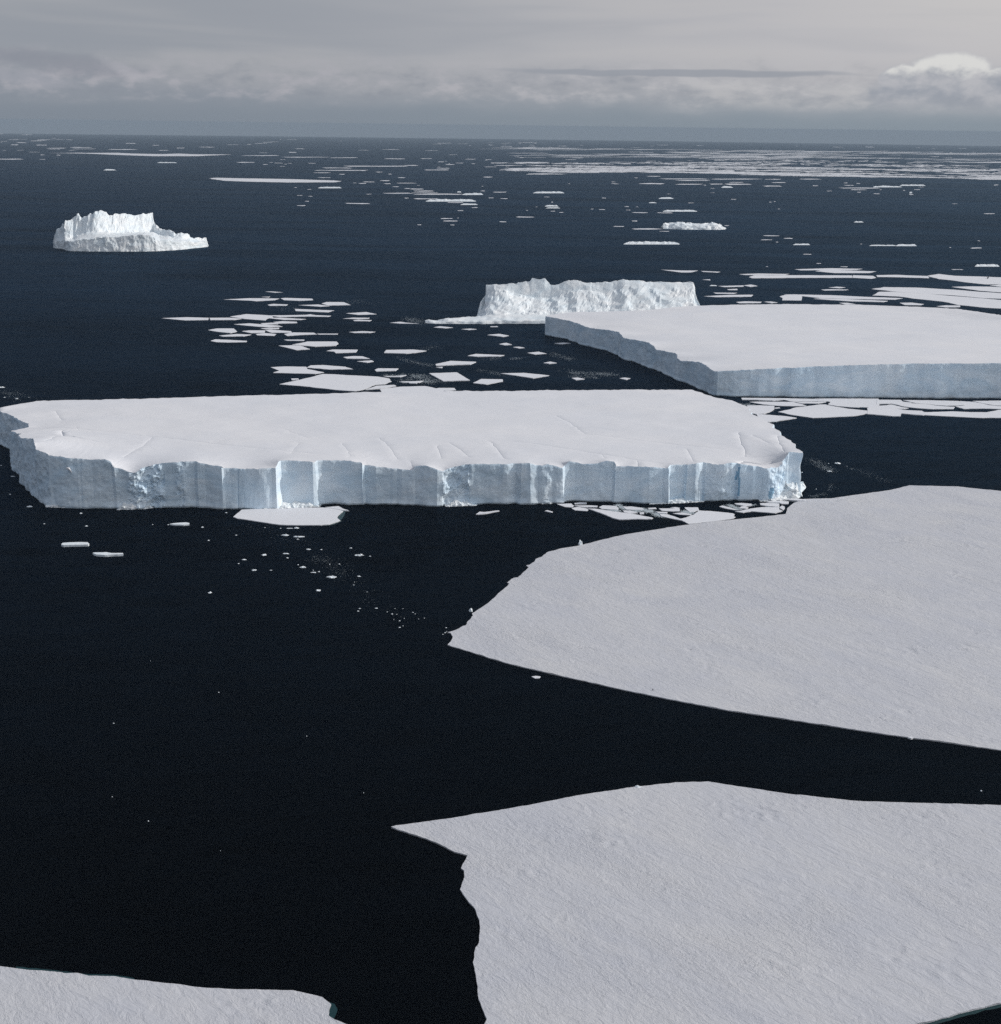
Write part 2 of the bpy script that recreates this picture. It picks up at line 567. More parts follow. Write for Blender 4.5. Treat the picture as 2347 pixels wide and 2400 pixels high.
# ------------------------------------------------------------------ tabular icebergs
def tabular(name, label, group, front, back, h0, cracks, rough_zones, blue_zones, seed, blend=45.0, fine=1.1, spacing=5.0):
    """front: (x, y at the water, y at the rim) seen columns, left to right; back: (x, y, height) rim points out of
    sight below, going on round. The wall follows every corner of the front."""
    ring = []
    for x, yb, yt in front:
        b = P(x, yb)
        ring.append((b.x, b.y, height_for((b.x, b.y), yt), True, x))
    for x, y, hh in back:
        b = P(x, y, hh)
        ring.append((b.x, b.y, hh, False, x))
    cx = sum(p[0] for p in ring) / len(ring); cy = sum(p[1] for p in ring) / len(ring)
    root = empty(name, (cx, cy, sea_z(cx, cy)))
    tag(root, label, "iceberg", group)
    # samples round the outline
    S = []
    n = len(ring)
    for i in range(n):
        a, b = ring[i], ring[(i + 1) % n]
        L = math.hypot(b[0] - a[0], b[1] - a[1])
        st = fine if (a[3] and b[3]) else 4.0
        k = max(1, int(L / st))
        for j in range(k):
            f = j / k
            S.append((a[0] + (b[0] - a[0]) * f, a[1] + (b[1] - a[1]) * f, a[2] + (b[2] - a[2]) * f,
                      a[3] and b[3], a[4] + (b[4] - a[4]) * f, (b[0] - a[0]) / max(L, 1e-6), (b[1] - a[1]) / max(L, 1e-6)))
    m = len(S)
    nrow = 34
    V = []
    for i in range(m):
        x, y, hh, fr, pxx, tx, ty = S[i]
        # outward normal (outline runs left to right as seen: camera side is outside)
        tx0, ty0 = S[i - 1][5] + tx, S[i - 1][6] + ty
        L = math.hypot(tx0, ty0) or 1
        nx, ny = ty0 / L, -tx0 / L
        rz = 0.42
        if fr:
            for a0, a1, am in rough_zones:
                e = min(pxx - a0, a1 - pxx)
                if e > 0:
                    rz = max(rz, am * min(1, e / 8 + .3))
        else:
            rz = 1.0
        lip = 0.5 * fbm(x / 4, y / 4, seed + 40, 4)
        for r in range(nrow + 1):
            t = r / nrow
            z = -0.6 + (hh + 0.6 + lip * t * t) * t
            q = fbm(x / 11, y / 11, z / 11 + seed, 6, 0.85 if rz < 1.2 else 0.62)
            flut = fbm(x / 4.5, y / 4.5, z / 40 + seed + 7, 3)
            big = fbm(x / 24, y / 24, z / 90 + seed + 3, 2)
            chip = max(0, fbm(x / 14, y / 14, z / 14 + seed + 21, 3) - 0.05)
            d = q * 1.25 * rz + flut * 0.24 + big * 3.2 - chip * 1.6 * min(rz, 1.2)
            d += max(0, 0.16 - t) * 9.0 * (0.5 + fbm(x / 16, y / 16, seed + 11, 3))      # swollen foot
            if z < 1.2:
                d -= 0.9 * (1.2 - z)                                                       # water line notch
            d -= 1.4 * t
            if r == nrow:
                d -= 0.25
            V.append((x + nx * d, y + ny * d, z + sea_z(x, y)))
    Fc = []
    mi = []
    for i in range(m):
        j = (i + 1) % m
        for r in range(nrow):
            Fc.append((i * (nrow + 1) + r, j * (nrow + 1) + r, j * (nrow + 1) + r + 1, i * (nrow + 1) + r + 1))
            t = (r + .5) / nrow
            k = 0
            if S[i][3]:
                for (a0, a1, t0, t1, sl) in blue_zones:
                    sh = (t - t0) * sl
                    if a0 + sh <= S[i][4] <= a1 + sh and t0 <= t <= t1:
                        k = 1
            mi.append(k)
    mesh_obj("cliff_wall", V, Fc, MAT_CLIFF, root, mats=[MAT_BLUE], midx=mi)
    top = [V[i * (nrow + 1) + nrow] for i in range(m)]
    outl = [(p[0], p[1]) for p in top]
    # snow plateau with its cracks
    lines = []; cw = []
    for pts, w, dep in cracks:
        g = [P(x, y, h0) for x, y in pts]
        ln = []
        for k in range(len(g) - 1):
            L = (g[k + 1] - g[k]).length
            kk = max(1, int(L / 5))
            for j in range(kk):
                p = g[k].lerp(g[k + 1], j / kk)
                s_ = 1.4 if len(ln) else 0
                ln.append((p.x + s_ * noise.noise(Vector((p.x / 7, p.y / 7, seed))), p.y + s_ * noise.noise(Vector((p.x / 7, p.y / 7, seed + 9)))))
        ln.append((g[-1].x, g[-1].y))
        ia = inside_poly(np.array([p[0] for p in ln]), np.array([p[1] for p in ln]), outl)
        ln = [p for p, k in zip(ln, ia) if k]
        if len(ln) < 2:
            continue
        w, dep = w * .42, dep * (.17 if dep < 2 else .45)
        cw.append((ln, w, dep))
        for off in (-w, 0, w):
            o_ = []
            for k, p in enumerate(ln):
                a = ln[max(0, k - 1)]; b = ln[min(len(ln) - 1, k + 1)]
                L = math.hypot(b[0] - a[0], b[1] - a[1]) or 1
                o_.append((p[0] + (b[1] - a[1]) / L * off, p[1] - (b[0] - a[0]) / L * off))
            ia = inside_poly(np.array([p[0] for p in o_]), np.array([p[1] for p in o_]), outl)
            o_ = [p for p, k in zip(o_, ia) if k]
            if len(o_) > 1:
                lines.append(o_)
    _, V2, T = fill(outl, spacing, lines, 2.5, int(seed))
    px = np.array([v.x for v in V2]); py = np.array([v.y for v in V2])
    tx = np.array([p[0] for p in top]); ty = np.array([p[1] for p in top])
    tz = np.array([p[2] - sea_z(p[0], p[1]) for p in top])
    num = np.full(len(px), h0 / blend ** 2); den = np.full(len(px), 1 / blend ** 2)
    dmin = np.full(len(px), 1e18)
    for k in range(len(tx)):
        d2 = (px - tx[k]) ** 2 + (py - ty[k]) ** 2
        dmin = np.minimum(dmin, d2)
        w = 1.0 / (d2 * d2 / 40.0 + 1e-6)
        num += w * tz[k]; den += w
    z = num / den
    dmin = np.sqrt(dmin)
    for i in range(len(px)):
        u_ = fbm(px[i] / 90, py[i] / 50, seed, 3) * 0.9 + fbm(px[i] / 14, py[i] / 9, seed + 2, 3) * 0.18
        z[i] += u_ * min(1, dmin[i] / 12) + sea_z(px[i], py[i])
    crk = np.zeros(len(px), bool)
    for ln, w, dep in cw:
        sg = [(ln[k][0], ln[k][1], ln[k + 1][0], ln[k + 1][1]) for k in range(len(ln) - 1)]
        d = pt_seg_dist(px, py, sg)
        z -= np.clip(1 - d / w, 0, 1) * dep
        crk |= d < w * 1.08
    # the rim keeps the wall's own height
    for i in np.where(dmin < 1e-3)[0]:
        k = int(np.argmin((tx - px[i]) ** 2 + (ty - py[i]) ** 2))
        z[i] = top[k][2]
    pl = mesh_obj("snow_plateau", [(a, b, c) for a, b, c in zip(px, py, z)], T, MAT_PLATEAU, root)
    pl.data.polygons.foreach_set("use_smooth", [not all(crk[i] for i in f) for f in T])
    pl.data.update()
    return root


def rubble(parent, name, pts, h, depth, seed, mat=None, n=None):
    """a heap of fallen ice along the foot of a wall; pts are water line pixels"""
    cols = []
    for k in range(len(pts) - 1):
        L = (P(*pts[k + 1]) - P(*pts[k])).length
        kk = max(2, int(L / 3))
        for j in range(kk + (k == len(pts) - 2)):
            f = j / kk
            x = pts[k][0] + (pts[k + 1][0] - pts[k][0]) * f
            y = pts[k][1] + (pts[k + 1][1] - pts[k][1]) * f
            cols.append((x, y))
    out = []
    nn = len(cols) - 1
    for i, (x, y) in enumerate(cols):
        b = P(x, y)
        e = min(1, 4 * min(i / nn, 1 - i / nn) + .1)
        hh = h * e * (0.7 + 0.7 * noise.noise(Vector((i * .31, seed, 0))))
        out.append(((b.x, b.y), [(0, 0), (depth * .15, hh * .35), (depth * .5, hh * .7), (depth, hh), (depth * 1.6, hh * .9), (depth * 1.9, 0)]))
    return loft(name, out, 6, h * (.27 if h < 10 else .24), h * .55, mat or MAT_ROUGH, parent, sub=(3, 4), seed=seed)


FRONT1 = [(-6, 1042, 958), (8, 1046, 966), (30, 1062, 976), (45, 1070, 985), (68, 1079, 993), (66, 1087, 1001), (28, 1092, 1009),
          (42, 1121, 1016), (57, 1143, 1027), (77, 1162, 1029), (90, 1174, 1038), (95, 1178, 1052), (112, 1188, 1066), (116, 1189, 1070),
          (145, 1190, 1071), (218, 1192, 1078), (254, 1193, 1076), (268, 1193, 1082), (274, 1194, 1096), (300, 1194, 1104),
          (319, 1194, 1108), (340, 1192, 1098), (358, 1190, 1092), (388, 1189, 1085), (434, 1190.5, 1083), (466, 1191, 1084),
          (504, 1192.5, 1093), (524, 1194, 1095), (530, 1193, 1099), (590, 1193, 1100), (650, 1193.5, 1098), (654, 1192.5, 1098),
          (666, 1187, 1081.5), (736, 1186.5, 1084), (744, 1185.5, 1084), (751, 1183.5, 1081), (822, 1184, 1082.5), (853, 1184, 1087),
          (858, 1181.5, 1091), (932, 1181, 1099), (969, 1183.5, 1103.5), (974, 1183, 1094), (998, 1185, 1091.5), (1040, 1187, 1106.7),
          (1060, 1185.5, 1100), (1097, 1184.5, 1090), (1117, 1184, 1089), (1188, 1181.5, 1089), (1243, 1182.5, 1087), (1260, 1180.5, 1092),
          (1285, 1180, 1090), (1304, 1179.5, 1093), (1318, 1179, 1098), (1325, 1176.5, 1092), (1334, 1175.5, 1082), (1368, 1176, 1089),
          (1398, 1176, 1087), (1420, 1176.5, 1081), (1434, 1176.5, 1083), (1439, 1178.5, 1094), (1490, 1180, 1095), (1520, 1180.7, 1095),
          (1567, 1181, 1100), (1573, 1177.5, 1090.5), (1606, 1177.5, 1091), (1640, 1176.5, 1086), (1647, 1174.5, 1086), (1681, 1174.5, 1090),
          (1711, 1173.5, 1085), (1722, 1172, 1086), (1730, 1174, 1088), (1763, 1174, 1093.5), (1770, 1173, 1094.5), (1797, 1174, 1098.5),
          (1824, 1171, 1096.5), (1839, 1166.5, 1075), (1845, 1164.5, 1060), (1873, 1163, 1061)]
def facet(cols, x0, step, dep, sd):
    """break the long straight faces into the uneven facets left by calving"""
    r = random.Random(sd)
    out = []
    for a, b in zip(cols, cols[1:]):
        out.append(a)
        L = b[0] - a[0]
        if a[0] < x0 or L < step * 1.3:
            continue
        k = max(1, int(L / step))
        fs = sorted(r.uniform(.12, .88) for _ in range(k))
        for f in fs:
            o_ = r.uniform(-dep, dep * .7)
            out.append((a[0] + L * f, a[1] + (b[1] - a[1]) * f + o_, a[2] + (b[2] - a[2]) * f + o_ * .75))
    return out + [cols[-1]]


FRONT1 = facet(FRONT1, 110, 24, 1.5, 5)
BACK1 = [(1849, 1026, 36), (1838.7, 1019.7, 36), (1836.6, 1011, 36), (1817.6, 1001, 36), (1817.6, 994.5, 36), (1801, 988, 36),
         (1788, 980, 36), (1771, 969, 36), (1754.6, 950, 36), (1704, 935.7, 36), (1662, 926, 36), (1624, 912.6, 36), (1494, 912.6, 36),
         (1200, 914.7, 36), (852, 917.6, 36), (798, 920.5, 36), (600, 926, 36), (399, 931.5, 36), (350, 933, 36), (227, 935.7, 36),
         (84, 938.6, 36), (35, 947, 36), (0, 955, 36)]
CR1 = [(T1([(150, 232), (420, 250), (650, 275), (1000, 308), (1250, 340), (1500, 362), (1750, 385)]), 1.9, 1.0),
       (T2([(320, 385), (560, 395), (700, 400)]), 1.6, 0.6),
       (T1([(200, 305), (330, 318), (480, 335), (570, 345)]), 2.2, 1.5), (T1([(348, 275), (355, 322), (410, 324)]), 2.6, 2.4),
       (T1([(360, 280), (385, 270), (440, 262), (425, 238)]), 1.6, .8), (T1([(310, 335), (290, 375), (255, 395)]), 2.0, 1.2),
       (T1([(310, 145), (345, 195)]), 1.8, 1.0),
       (T2([(195, 385), (240, 330)]), 1.3, .5), (T2([(290, 300), (160, 250)]), 1.3, .5), (T2([(690, 300), (750, 350), (790, 390)]), 1.7, .9),
       (T2([(1010, 340), (1035, 390)]), 1.7, .9), (T2([(1080, 325), (1130, 350), (1190, 390)]), 1.7, .9),
       (T2([(1310, 320), (1350, 360), (1390, 400)]), 1.8, 1.1), (T2([(480, 330), (510, 360), (525, 395)]), 1.5, .7),
       (T2([(860, 400), (885, 440)]), 1.5, .8), (T1([(850, 300), (800, 350), (690, 410)]), 1.7, .8),
       (T3([(250, 180), (330, 220), (410, 275), (520, 285), (700, 305), (900, 325), (1180, 350)]), 1.6, .8),
       (T3([(1265, 270), (1280, 330), (1300, 350), (1305, 375)]), 2.0, 1.5), (T3([(1480, 290), (1490, 330), (1520, 380)]), 2.1, 1.6),
       (T3([(1300, 375), (1400, 380), (1520, 384)]), 1.8, 1.2),
       (T3([(0, 315), (300, 350), (700, 395), (1000, 425), (1200, 440)]), 1.5, .8),
       (T3([(1263, 432), (1270, 402), (1300, 397), (1400, 402), (1450, 397), (1500, 402)]), 2.8, 4.0),
       (T3([(505, 375), (515, 388)]), 1.6, 1.0), (T3([(975, 350), (1000, 380), (1015, 405)]), 1.7, 1.0),
       (T3([(1340, 285), (1430, 330)]), 1.7, .9), (T3([(700, 400), (707, 440)]), 1.4, 1.2)]
berg1 = tabular("tabular_iceberg", "huge flat-topped iceberg with long faceted blue-white front cliff across the middle", "tabular icebergs",
                FRONT1, BACK1, 36.0, CR1,
                [(-10, 120, .95), (120, 290, .6), (300, 390, 2.6), (415, 440, 1.4), (1036, 1104, 1.7), (1270, 1300, .9), (1400, 1425, .9),
                 (1640, 1735, .9), (1795, 1843, 2.0)],
                [(1727, 1731.5, .15, .75, -3), (1716, 1722, .55, .9, 24), (1648, 1650, .68, .92, 0), (1496.8, 1497.8, .45, 1.0, 0), (1797, 1806, 0.0, .40, 8),
                 (1838, 1842, .0, .25, 4)], 3.0)
rb = [("ice_rubble", [(108, 1189), (150, 1190.5), (185, 1191)], 5.5, 6, 1.2), ("ice_rubble", [(272, 1195), (310, 1195), (360, 1191.5)], 7, 6, 2.3),
      ("ice_rubble", [(590, 1194), (640, 1195), (665, 1194), (752, 1188)], 4.5, 7, 3.1), ("ice_rubble", [(1045, 1188), (1075, 1187), (1118, 1185)], 4.5, 5, 4.7),
      ("ice_rubble", [(1268, 1181.5), (1282, 1181), (1296, 1180.5)], 6, 5, 5.5), ("ice_rubble", [(1522, 1182.5), (1590, 1180), (1652, 1176.5)], 3.8, 5, 6.1),
      ("ice_rubble", [(1780, 1176), (1815, 1175), (1850, 1173)], 4.5, 7, 7.9)]
for nm, pts, hh, dep, sd in rb:
    rubble(berg1, nm, pts, hh, dep, sd)
rubble(berg1, "rubble_slope", [(1800, 1173), (1830, 1171), (1852, 1169), (1878, 1165.5)], 23, 15, 9.3)

q0 = P(171, 1190.5)
q0 = Vector((q0.x, q0.y - 2.2, sea_z(q0.x, q0.y) + height_for((q0.x, q0.y - 2.2), 1101)))
pv, pf = [], []
for v_, in [((-2.6, -.4, 1.6),), ((-.4, -.9, 1.7),), ((1.2, -1.2, .2),), ((2.2, -.6, -2.6),), ((.2, -.8, -.6),), ((-1.6, -.8, .5),), ((0, 2.6, 1.9),), ((1.0, 2.6, -1.0),)]:
    pv.append((q0.x + v_[0], q0.y + v_[1], q0.z + v_[2]))
pf = [(0, 5, 1), (1, 5, 4), (1, 4, 2), (2, 4, 3), (0, 1, 6), (1, 2, 6), (2, 7, 6), (2, 3, 7), (3, 4, 7), (4, 5, 7), (0, 6, 7, 5)]
mesh_obj("snow_patch", pv, pf, MAT_PLATEAU, berg1)

FRONT2 = [(1276, 785.5, 741), (1326, 795, 751), (1344, 801, 756), (1357, 807, 760), (1377, 812, 769), (1420, 822, 773), (1450, 833, 778.5), (1456, 841, 792),
          (1484, 848, 796.5), (1515, 861, 803), (1530, 865, 812), (1535, 868, 819.5), (1578, 884, 827), (1582, 889, 838), (1590, 892, 845),
          (1632, 909, 848.5), (1654, 919, 859.6), (1671, 927, 870.5), (1680, 928.5, 870.7), (1700, 929.2, 870), (1804, 930.5, 864.7), (1906, 931.3, 860),
          (2010, 932.5, 855.6), (2130, 933.3, 853), (2360, 935, 852), (2600, 938, 853), (2900, 943, 856)]
BACK2 = [(3000, 860, 38), (2800, 800, 38), (2500, 752, 37), (2347, 738, 36), (2245.5, 723.5, 34), (2146, 718.5, 33), (1997, 713.5, 31), (1847.6, 712.5, 30),
         (1748, 713.5, 29), (1640, 716, 28), (1594, 718, 28), (1515, 727, 28), (1351, 731, 27), (1304, 735, 27)]
berg2 = tabular("tabular_iceberg", "smooth flat-topped iceberg with stepped dark side wall and plain front wall by right edge", "tabular icebergs",
                FRONT2, BACK2, 31.0,
                [(RB([(1500, 605), (1650, 603), (1760, 597)]), 2.0, .9), (RB([(740, 592), (830, 594)]), 2.0, .8), (RB([(1000, 620), (1130, 616)]), 2, .7)],
                [(1270, 1660, .5)], [], 11.0, fine=1.6, spacing=9.0)


# ------------------------------------------------------------------ jagged bergs
def ragged_col(x, yb, pr):
    """pr: (depth, top pixel row or ('z', metres))"""
    b = P(x, yb)
    dv = Vector((b.x, b.y)).normalized()
    out = []
    for d, y in pr:
        if isinstance(y, tuple):
            out.append((d, y[1]))
        else:
            q = (b.x + dv.x * d, b.y + dv.y * d)
            out.append((d, max(0.2, height_for(q, y))))
    return (b.x, b.y), out


def ragged_amp(u, v):
    return 1.0 if v < .5 else 0.55


Zr = ('z', 0.0)
b3m = P(1380, 748)
berg3 = empty("ragged_iceberg", (b3m.x, b3m.y, sea_z(b3m.x, b3m.y)))
tag(berg3, "ragged white iceberg with sloping broken face and low foot, behind the flat-topped one", "iceberg")
# x, water row, slope break row, crest row, left to right
B3C = [(378, 298, 296, 292, 0.3), (386, 299, 280, 250, .5), (397, 300, 262, 212, .6), (412, 301, 235, 190, .8), (423, 302, 215, 166, .95), (426, 302, 170, 112, 1), (470, 303, 135, 110, 1), (540, 304, 145, 111, 1), (605, 304, 160, 103, 1), (668, 304, 180, 93, 1),
       (680, 304, 182, 78, 1), (748, 304, 185, 78, 1), (785, 304, 186, 113, 1), (830, 304, 170, 108, 1), (882, 304, 152, 85, 1), (940, 304, 143, 91, 1),
       (1000, 304, 142, 98, 1), (1030, 304, 150, 102, 1), (1075, 304, 160, 97, 1), (1130, 303, 140, 93, 1), (1195, 303, 112, 83, 1), (1270, 303, 112, 94, 1), (1350, 302, 118, 97, 1),
       (1440, 302, 122, 98, 1), (1530, 301, 122, 98, 1), (1570, 300, 132, 103, .95), (1582, 300, 150, 122, .9), (1586, 299, 180, 150, .8), (1597, 298, 215, 184, .6), (1610, 298, 245, 210, .5), (1624, 297, 275, 240, .3)]
cols = []
for x, yb, ys, yc, e in B3C:
    X, YB = B3.one(x, yb)
    ys2 = B3.one(x, ys)[1]; yc2 = B3.one(x, yc)[1]
    cols.append(ragged_col(X, YB, [(0, Zr), (3, B3.one(x, yb - (yb - ys) * .10)[1]), (30 * e + 3, B3.one(x, yb - (yb - ys) * .5)[1]), (58 * e + 4, ys2), (61 * e + 5, ys2 - (ys2 - yc2) * .55),
                                   (64 * e + 6, yc2), (86 * e + 8, yc2 + 2.0), (115 * e + 10, Zr)]))
loft("ice_body", cols, 8, 3.3, 19.0, MAT_ROUGH, berg3, sub=(6, [3, 8, 8, 5, 5, 4, 4]), seed=2.0, stretch=1.25, jag=(2.2, .74, .9, 9.0), amp_fn=lambda u, v: .6 if v < .08 else 1.15 if v < .50 else .35)
ft = []
for x, yb, yt in [(88, 327, 322), (110, 329, 312), (150, 331, 318), (200, 331, 303), (260, 331, 300), (330, 331, 301), (400, 332, 298), (470, 331, 288), (520, 330, 286), (600, 330, 287),
                  (700, 330, 288), (800, 330, 290), (950, 329, 292), (1100, 328, 292)]:
    X, YB = B3.one(x, yb)
    wd = min(1, (x - 60) / 420)
    hf = max(1.5, height_for(tuple(P(X, YB))[:2], B3.one(x, yb - (yb - yt) * .48)[1]))
    ft.append(ragged_col(X, YB, [(0, Zr), (2, ('z', hf * .8)), (8 + 30 * wd, B3.one(x, yt)[1]), (14 + 60 * wd, ('z', hf * 1.0)), (18 + 66 * wd, Zr)]))
loft("ice_foot", ft, 5, 1.5, 9.0, MAT_ROUGH, berg3, sub=(7, [4, 6, 3, 2]), seed=5.0, flat=False)

fm = P(290, 585)
berg4 = empty("stepped_iceberg", (fm.x, fm.y, sea_z(fm.x, fm.y)))
tag(berg4, "sharp-crested white iceberg on lower step, alone in open water at far left", "iceberg")
# FL window: x, water row, front cliff top row, foot of the crest wall row, crest row
B4C = [(176, 534, 528, 520, 512, .1), (190, 540, 500, 470, 440, .2), (212, 543, 480, 440, 385, .3), (245, 546, 475, 420, 362, .4), (272, 550, 470, 400, 335, .45), (288, 560, 474, 440, 298, .6), (325, 565, 476, 455, 287, .8),
       (366, 566, 468, 450, 270, .95), (392, 567, 466, 425, 258, 1), (420, 567, 464, 410, 237, 1), (442, 567, 463, 400, 262, 1), (480, 568, 462, 390, 262, 1), (540, 569, 454, 385, 237, 1),
       (575, 569, 448, 385, 222, 1), (640, 570, 440, 390, 212, 1), (665, 570, 439, 392, 218, 1), (690, 570, 438, 395, 241, 1), (735, 570, 437, 396, 238, 1), (780, 570, 436, 396, 226, 1), (830, 570, 433, 396, 228, 1), (862, 570, 428, 396, 241, 1),
       (900, 570, 423, 396, 240, 1), (950, 569, 420, 394, 236, 1), (992, 569, 420, 392, 228, 1), (1035, 568, 428, 392, 238, 1), (1074, 567, 440, 392, 233, 1), (1086, 567, 450, 400, 312, .9), (1128, 565, 470, 420, 370, .8),
       (1200, 561, 470, 420, 366, .75), (1255, 558, 480, 440, 402, .7), (1320, 553, 478, 445, 412, .65), (1395, 545, 480, 455, 424, .55), (1430, 541, 488, 470, 449, .5), (1500, 533, 482, 468, 450, .4),
       (1540, 529, 478, 466, 450, .35), (1552, 528, 510, 500, 498, .2)]
cols = []
for x, yb, y1, y2, y3, e in B4C:
    X, YB = FL.one(x, yb)
    sk = 95 * min(1, max(0, (x - 560) / 515)) if x < 1080 else 95 * max(0, 1 - (x - 1080) / 200)      # the crest wall runs back to the right
    cols.append(ragged_col(X, YB, [(0, Zr), (4 * e + 1, FL.one(x, y1 + (yb - y1) * .5)[1]), (8 * e + 2, FL.one(x, y1)[1]), (42 * e + 4, FL.one(x, (y1 + y2) / 2 + 6)[1]),
                                   (70 * e + 6 + sk, FL.one(x, y2)[1]), (84 * e + 7 + sk, FL.one(x, y3 + (y2 - y3) * .3)[1]), (92 * e + 8 + sk, FL.one(x, y3)[1]), (104 * e + 10 + sk, FL.one(x, y3)[1] + 1.0), (150 * e + 14 + sk, Zr)]))
loft("ice_body", cols, 9, 2.6, 12.0, MAT_ROUGH, berg4, sub=(5, [5, 5, 5, 4, 6, 4, 3, 4]), seed=8.0, stretch=1.35,
     jag=(6.5, .60, .90, 8.0), amp_fn=lambda u, v: 1.0 if v < .3 else (.25 if v < .5 else .85))

sm = P(1625, 537)
cols = []
for x, yb, yt in [(304, 189, 186), (311, 194, 169), (340, 195, 165), (400, 197, 163), (440, 197, 168), (500, 198, 169), (550, 198, 165), (566, 198, 169), (582, 198, 179), (598, 197, 186), (606, 196, 192)]:
    X, YB = RB.one(x, yb)
    e = 1 if 312 < x < 590 else .4
    yt2 = RB.one(x, yt)[1]
    cols.append(ragged_col(X, YB, [(0, Zr), (10 * e, YB - (YB - yt2) * .45), (20 * e, YB - (YB - yt2) * .7), (50 * e, yt2 + .6), (62 * e, yt2), (90 * e, Zr)]))
o = loft("small_iceberg", cols, 6, 4.0, 14.0, MAT_ROUGH, None, (sm.x, sm.y, sea_z(sm.x, sm.y)), sub=(5, 4), seed=12.0)
tag(o, "small low knobbly iceberg far out between thin floes, above the ragged iceberg", "iceberg")


# ------------------------------------------------------------------ the three great floes in front
floe(FAL([(235, 1105), (290, 1090), (365, 1060), (440, 1025), (455, 985), (520, 920), (510, 890), (560, 860), (690, 775), (850, 630), (925, 560),
          (900, 550), (945, 510), (975, 495), (1020, 490), (1085, 430), (1140, 380), (1112, 355), (1150, 350), (1200, 320), (1220, 285), (1290, 260), (1340, 215), (1360, 205),
          (1520, 165), (1650, 145), (1750, 125), (1904, 85)]) +
     FA([(660, 215), (850, 185), (1000, 168), (1120, 156), (1190, 148), (1196, 128), (1215, 112), (1250, 98), (1340, 96), (1440, 82), (1540, 68), (1600, 53), (1760, 57), (1904, 72),
         (2200, 95), (2500, 140), (2700, 300), (2700, 700), (2400, 985), (2150, 965), (1904, 930), (1700, 900), (1600, 888), (1460, 868), (1180, 825), (1000, 798),
         (800, 760), (620, 723)]) +
     FAL([(1120, 1500), (960, 1462), (830, 1425), (700, 1390), (520, 1330), (320, 1270), (235, 1245), (280, 1190), (293, 1150), (270, 1110)]),
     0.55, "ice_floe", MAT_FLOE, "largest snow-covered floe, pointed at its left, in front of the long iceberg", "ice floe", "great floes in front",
     step=2.2, amp=.55, spacing=2.6, relief=.55, seed=21)
floe(FB([(22, 208), (40, 203), (200, 182), (320, 162), (440, 142), (600, 110), (780, 84), (900, 71), (1000, 68), (1130, 88), (1250, 106), (1400, 122), (1480, 129),
         (1700, 135), (1904, 141), (2200, 150), (2400, 300), (2300, 560), (2000, 720), (1904, 750), (1800, 775), (1700, 803), (1640, 816), (1550, 850), (1300, 1000),
         (700, 1100), (350, 1000), (310, 816), (318, 800), (305, 770), (293, 740), (290, 700), (283, 660), (275, 625), (283, 580), (293, 565), (297, 520), (295, 495),
         (280, 458), (262, 440), (235, 400), (248, 365), (248, 342), (238, 335), (258, 295), (220, 285), (180, 265), (130, 243), (80, 228)]),
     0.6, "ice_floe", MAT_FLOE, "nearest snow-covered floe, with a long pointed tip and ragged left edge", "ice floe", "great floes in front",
     step=1.6, amp=.4, spacing=1.9, relief=.5, seed=44,
     ledge=[FB([(1630, 820), (1700, 801), (1800, 773), (1904, 748), (1960, 735), (1970, 752), (1904, 764), (1800, 789), (1700, 817), (1650, 830)])])
floe(BR([(-300, 40), (-100, 70), (0, 102), (60, 110), (120, 117), (200, 122), (240, 128), (290, 128), (330, 138), (420, 140), (500, 152), (600, 163), (700, 175), (760, 182), (880, 188),
         (1000, 190), (1090, 192), (1150, 205), (1200, 218), (1232, 243), (1225, 260), (1222, 285), (1245, 302), (1285, 317), (1400, 360), (1300, 600), (0, 800), (-400, 500)]),
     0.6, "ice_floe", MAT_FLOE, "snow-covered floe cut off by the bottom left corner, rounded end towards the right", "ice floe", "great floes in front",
     step=1.3, amp=.2, spacing=1.6, relief=.35, seed=63,
     ledge=[BR([(1226, 236), (1246, 243), (1256, 262), (1250, 282), (1241, 300), (1215, 285), (1220, 258)]),
            BR([(60, 104), (200, 117), (330, 132), (420, 135), (500, 147), (500, 158), (330, 143), (200, 127), (60, 115)])])

# ------------------------------------------------------------------ named smaller floes
rng = random.Random(3)
floe(LC([(225, 148), (320, 68), (560, 56), (800, 46), (1200, 45), (1290, 48), (1400, 68), (1450, 85), (1400, 125), (1380, 160), (1420, 188), (1290, 232), (1200, 240),
         (920, 240), (740, 235), (540, 205), (380, 180), (270, 165)]), .6, "ice_floe", MAT_FAR, "flat white floe with teal end lying against the long iceberg's foot", "ice floe",
     step=2, amp=.5, ledge=[LC([(1440, 80), (1480, 88), (1465, 130), (1440, 172), (1400, 190), (1360, 160), (1390, 120)]), LC([(1230, 240), (1330, 228), (1420, 192), (1440, 196), (1340, 238), (1260, 248)])])
floe(LC([(1250, 40), (1330, 34), (1400, 29), (1450, 58), (1518, 78), (1440, 74), (1380, 60)]), .8, "ice_floe", MAT_FAR, "thin pointed splinter floe on the upper edge of the teal-ended floe", "ice floe")
floe(FA([(348, 686), (362, 684), (378, 686), (374, 691), (360, 692)]), .4, "ice_floe", MAT_FAR, "tiny sharp floe alone below the largest floe's lower left edge", "ice floe")
floe(FA([(1594, 887), (1606, 885), (1616, 888), (1606, 891)]), .8, "ice_floe", MAT_FAR, "tiny floe touching the largest floe's lower edge near the right side", "ice floe")
floe(F1([(280, 187), (600, 186), (660, 186), (740, 190), (900, 193), (1000, 190), (1090, 194), (1290, 195), (1200, 199), (1090, 204), (850, 204), (640, 197), (480, 190)]), 1.0, label="very long tapering white floe just under the horizon at the left", cat="ice floe")
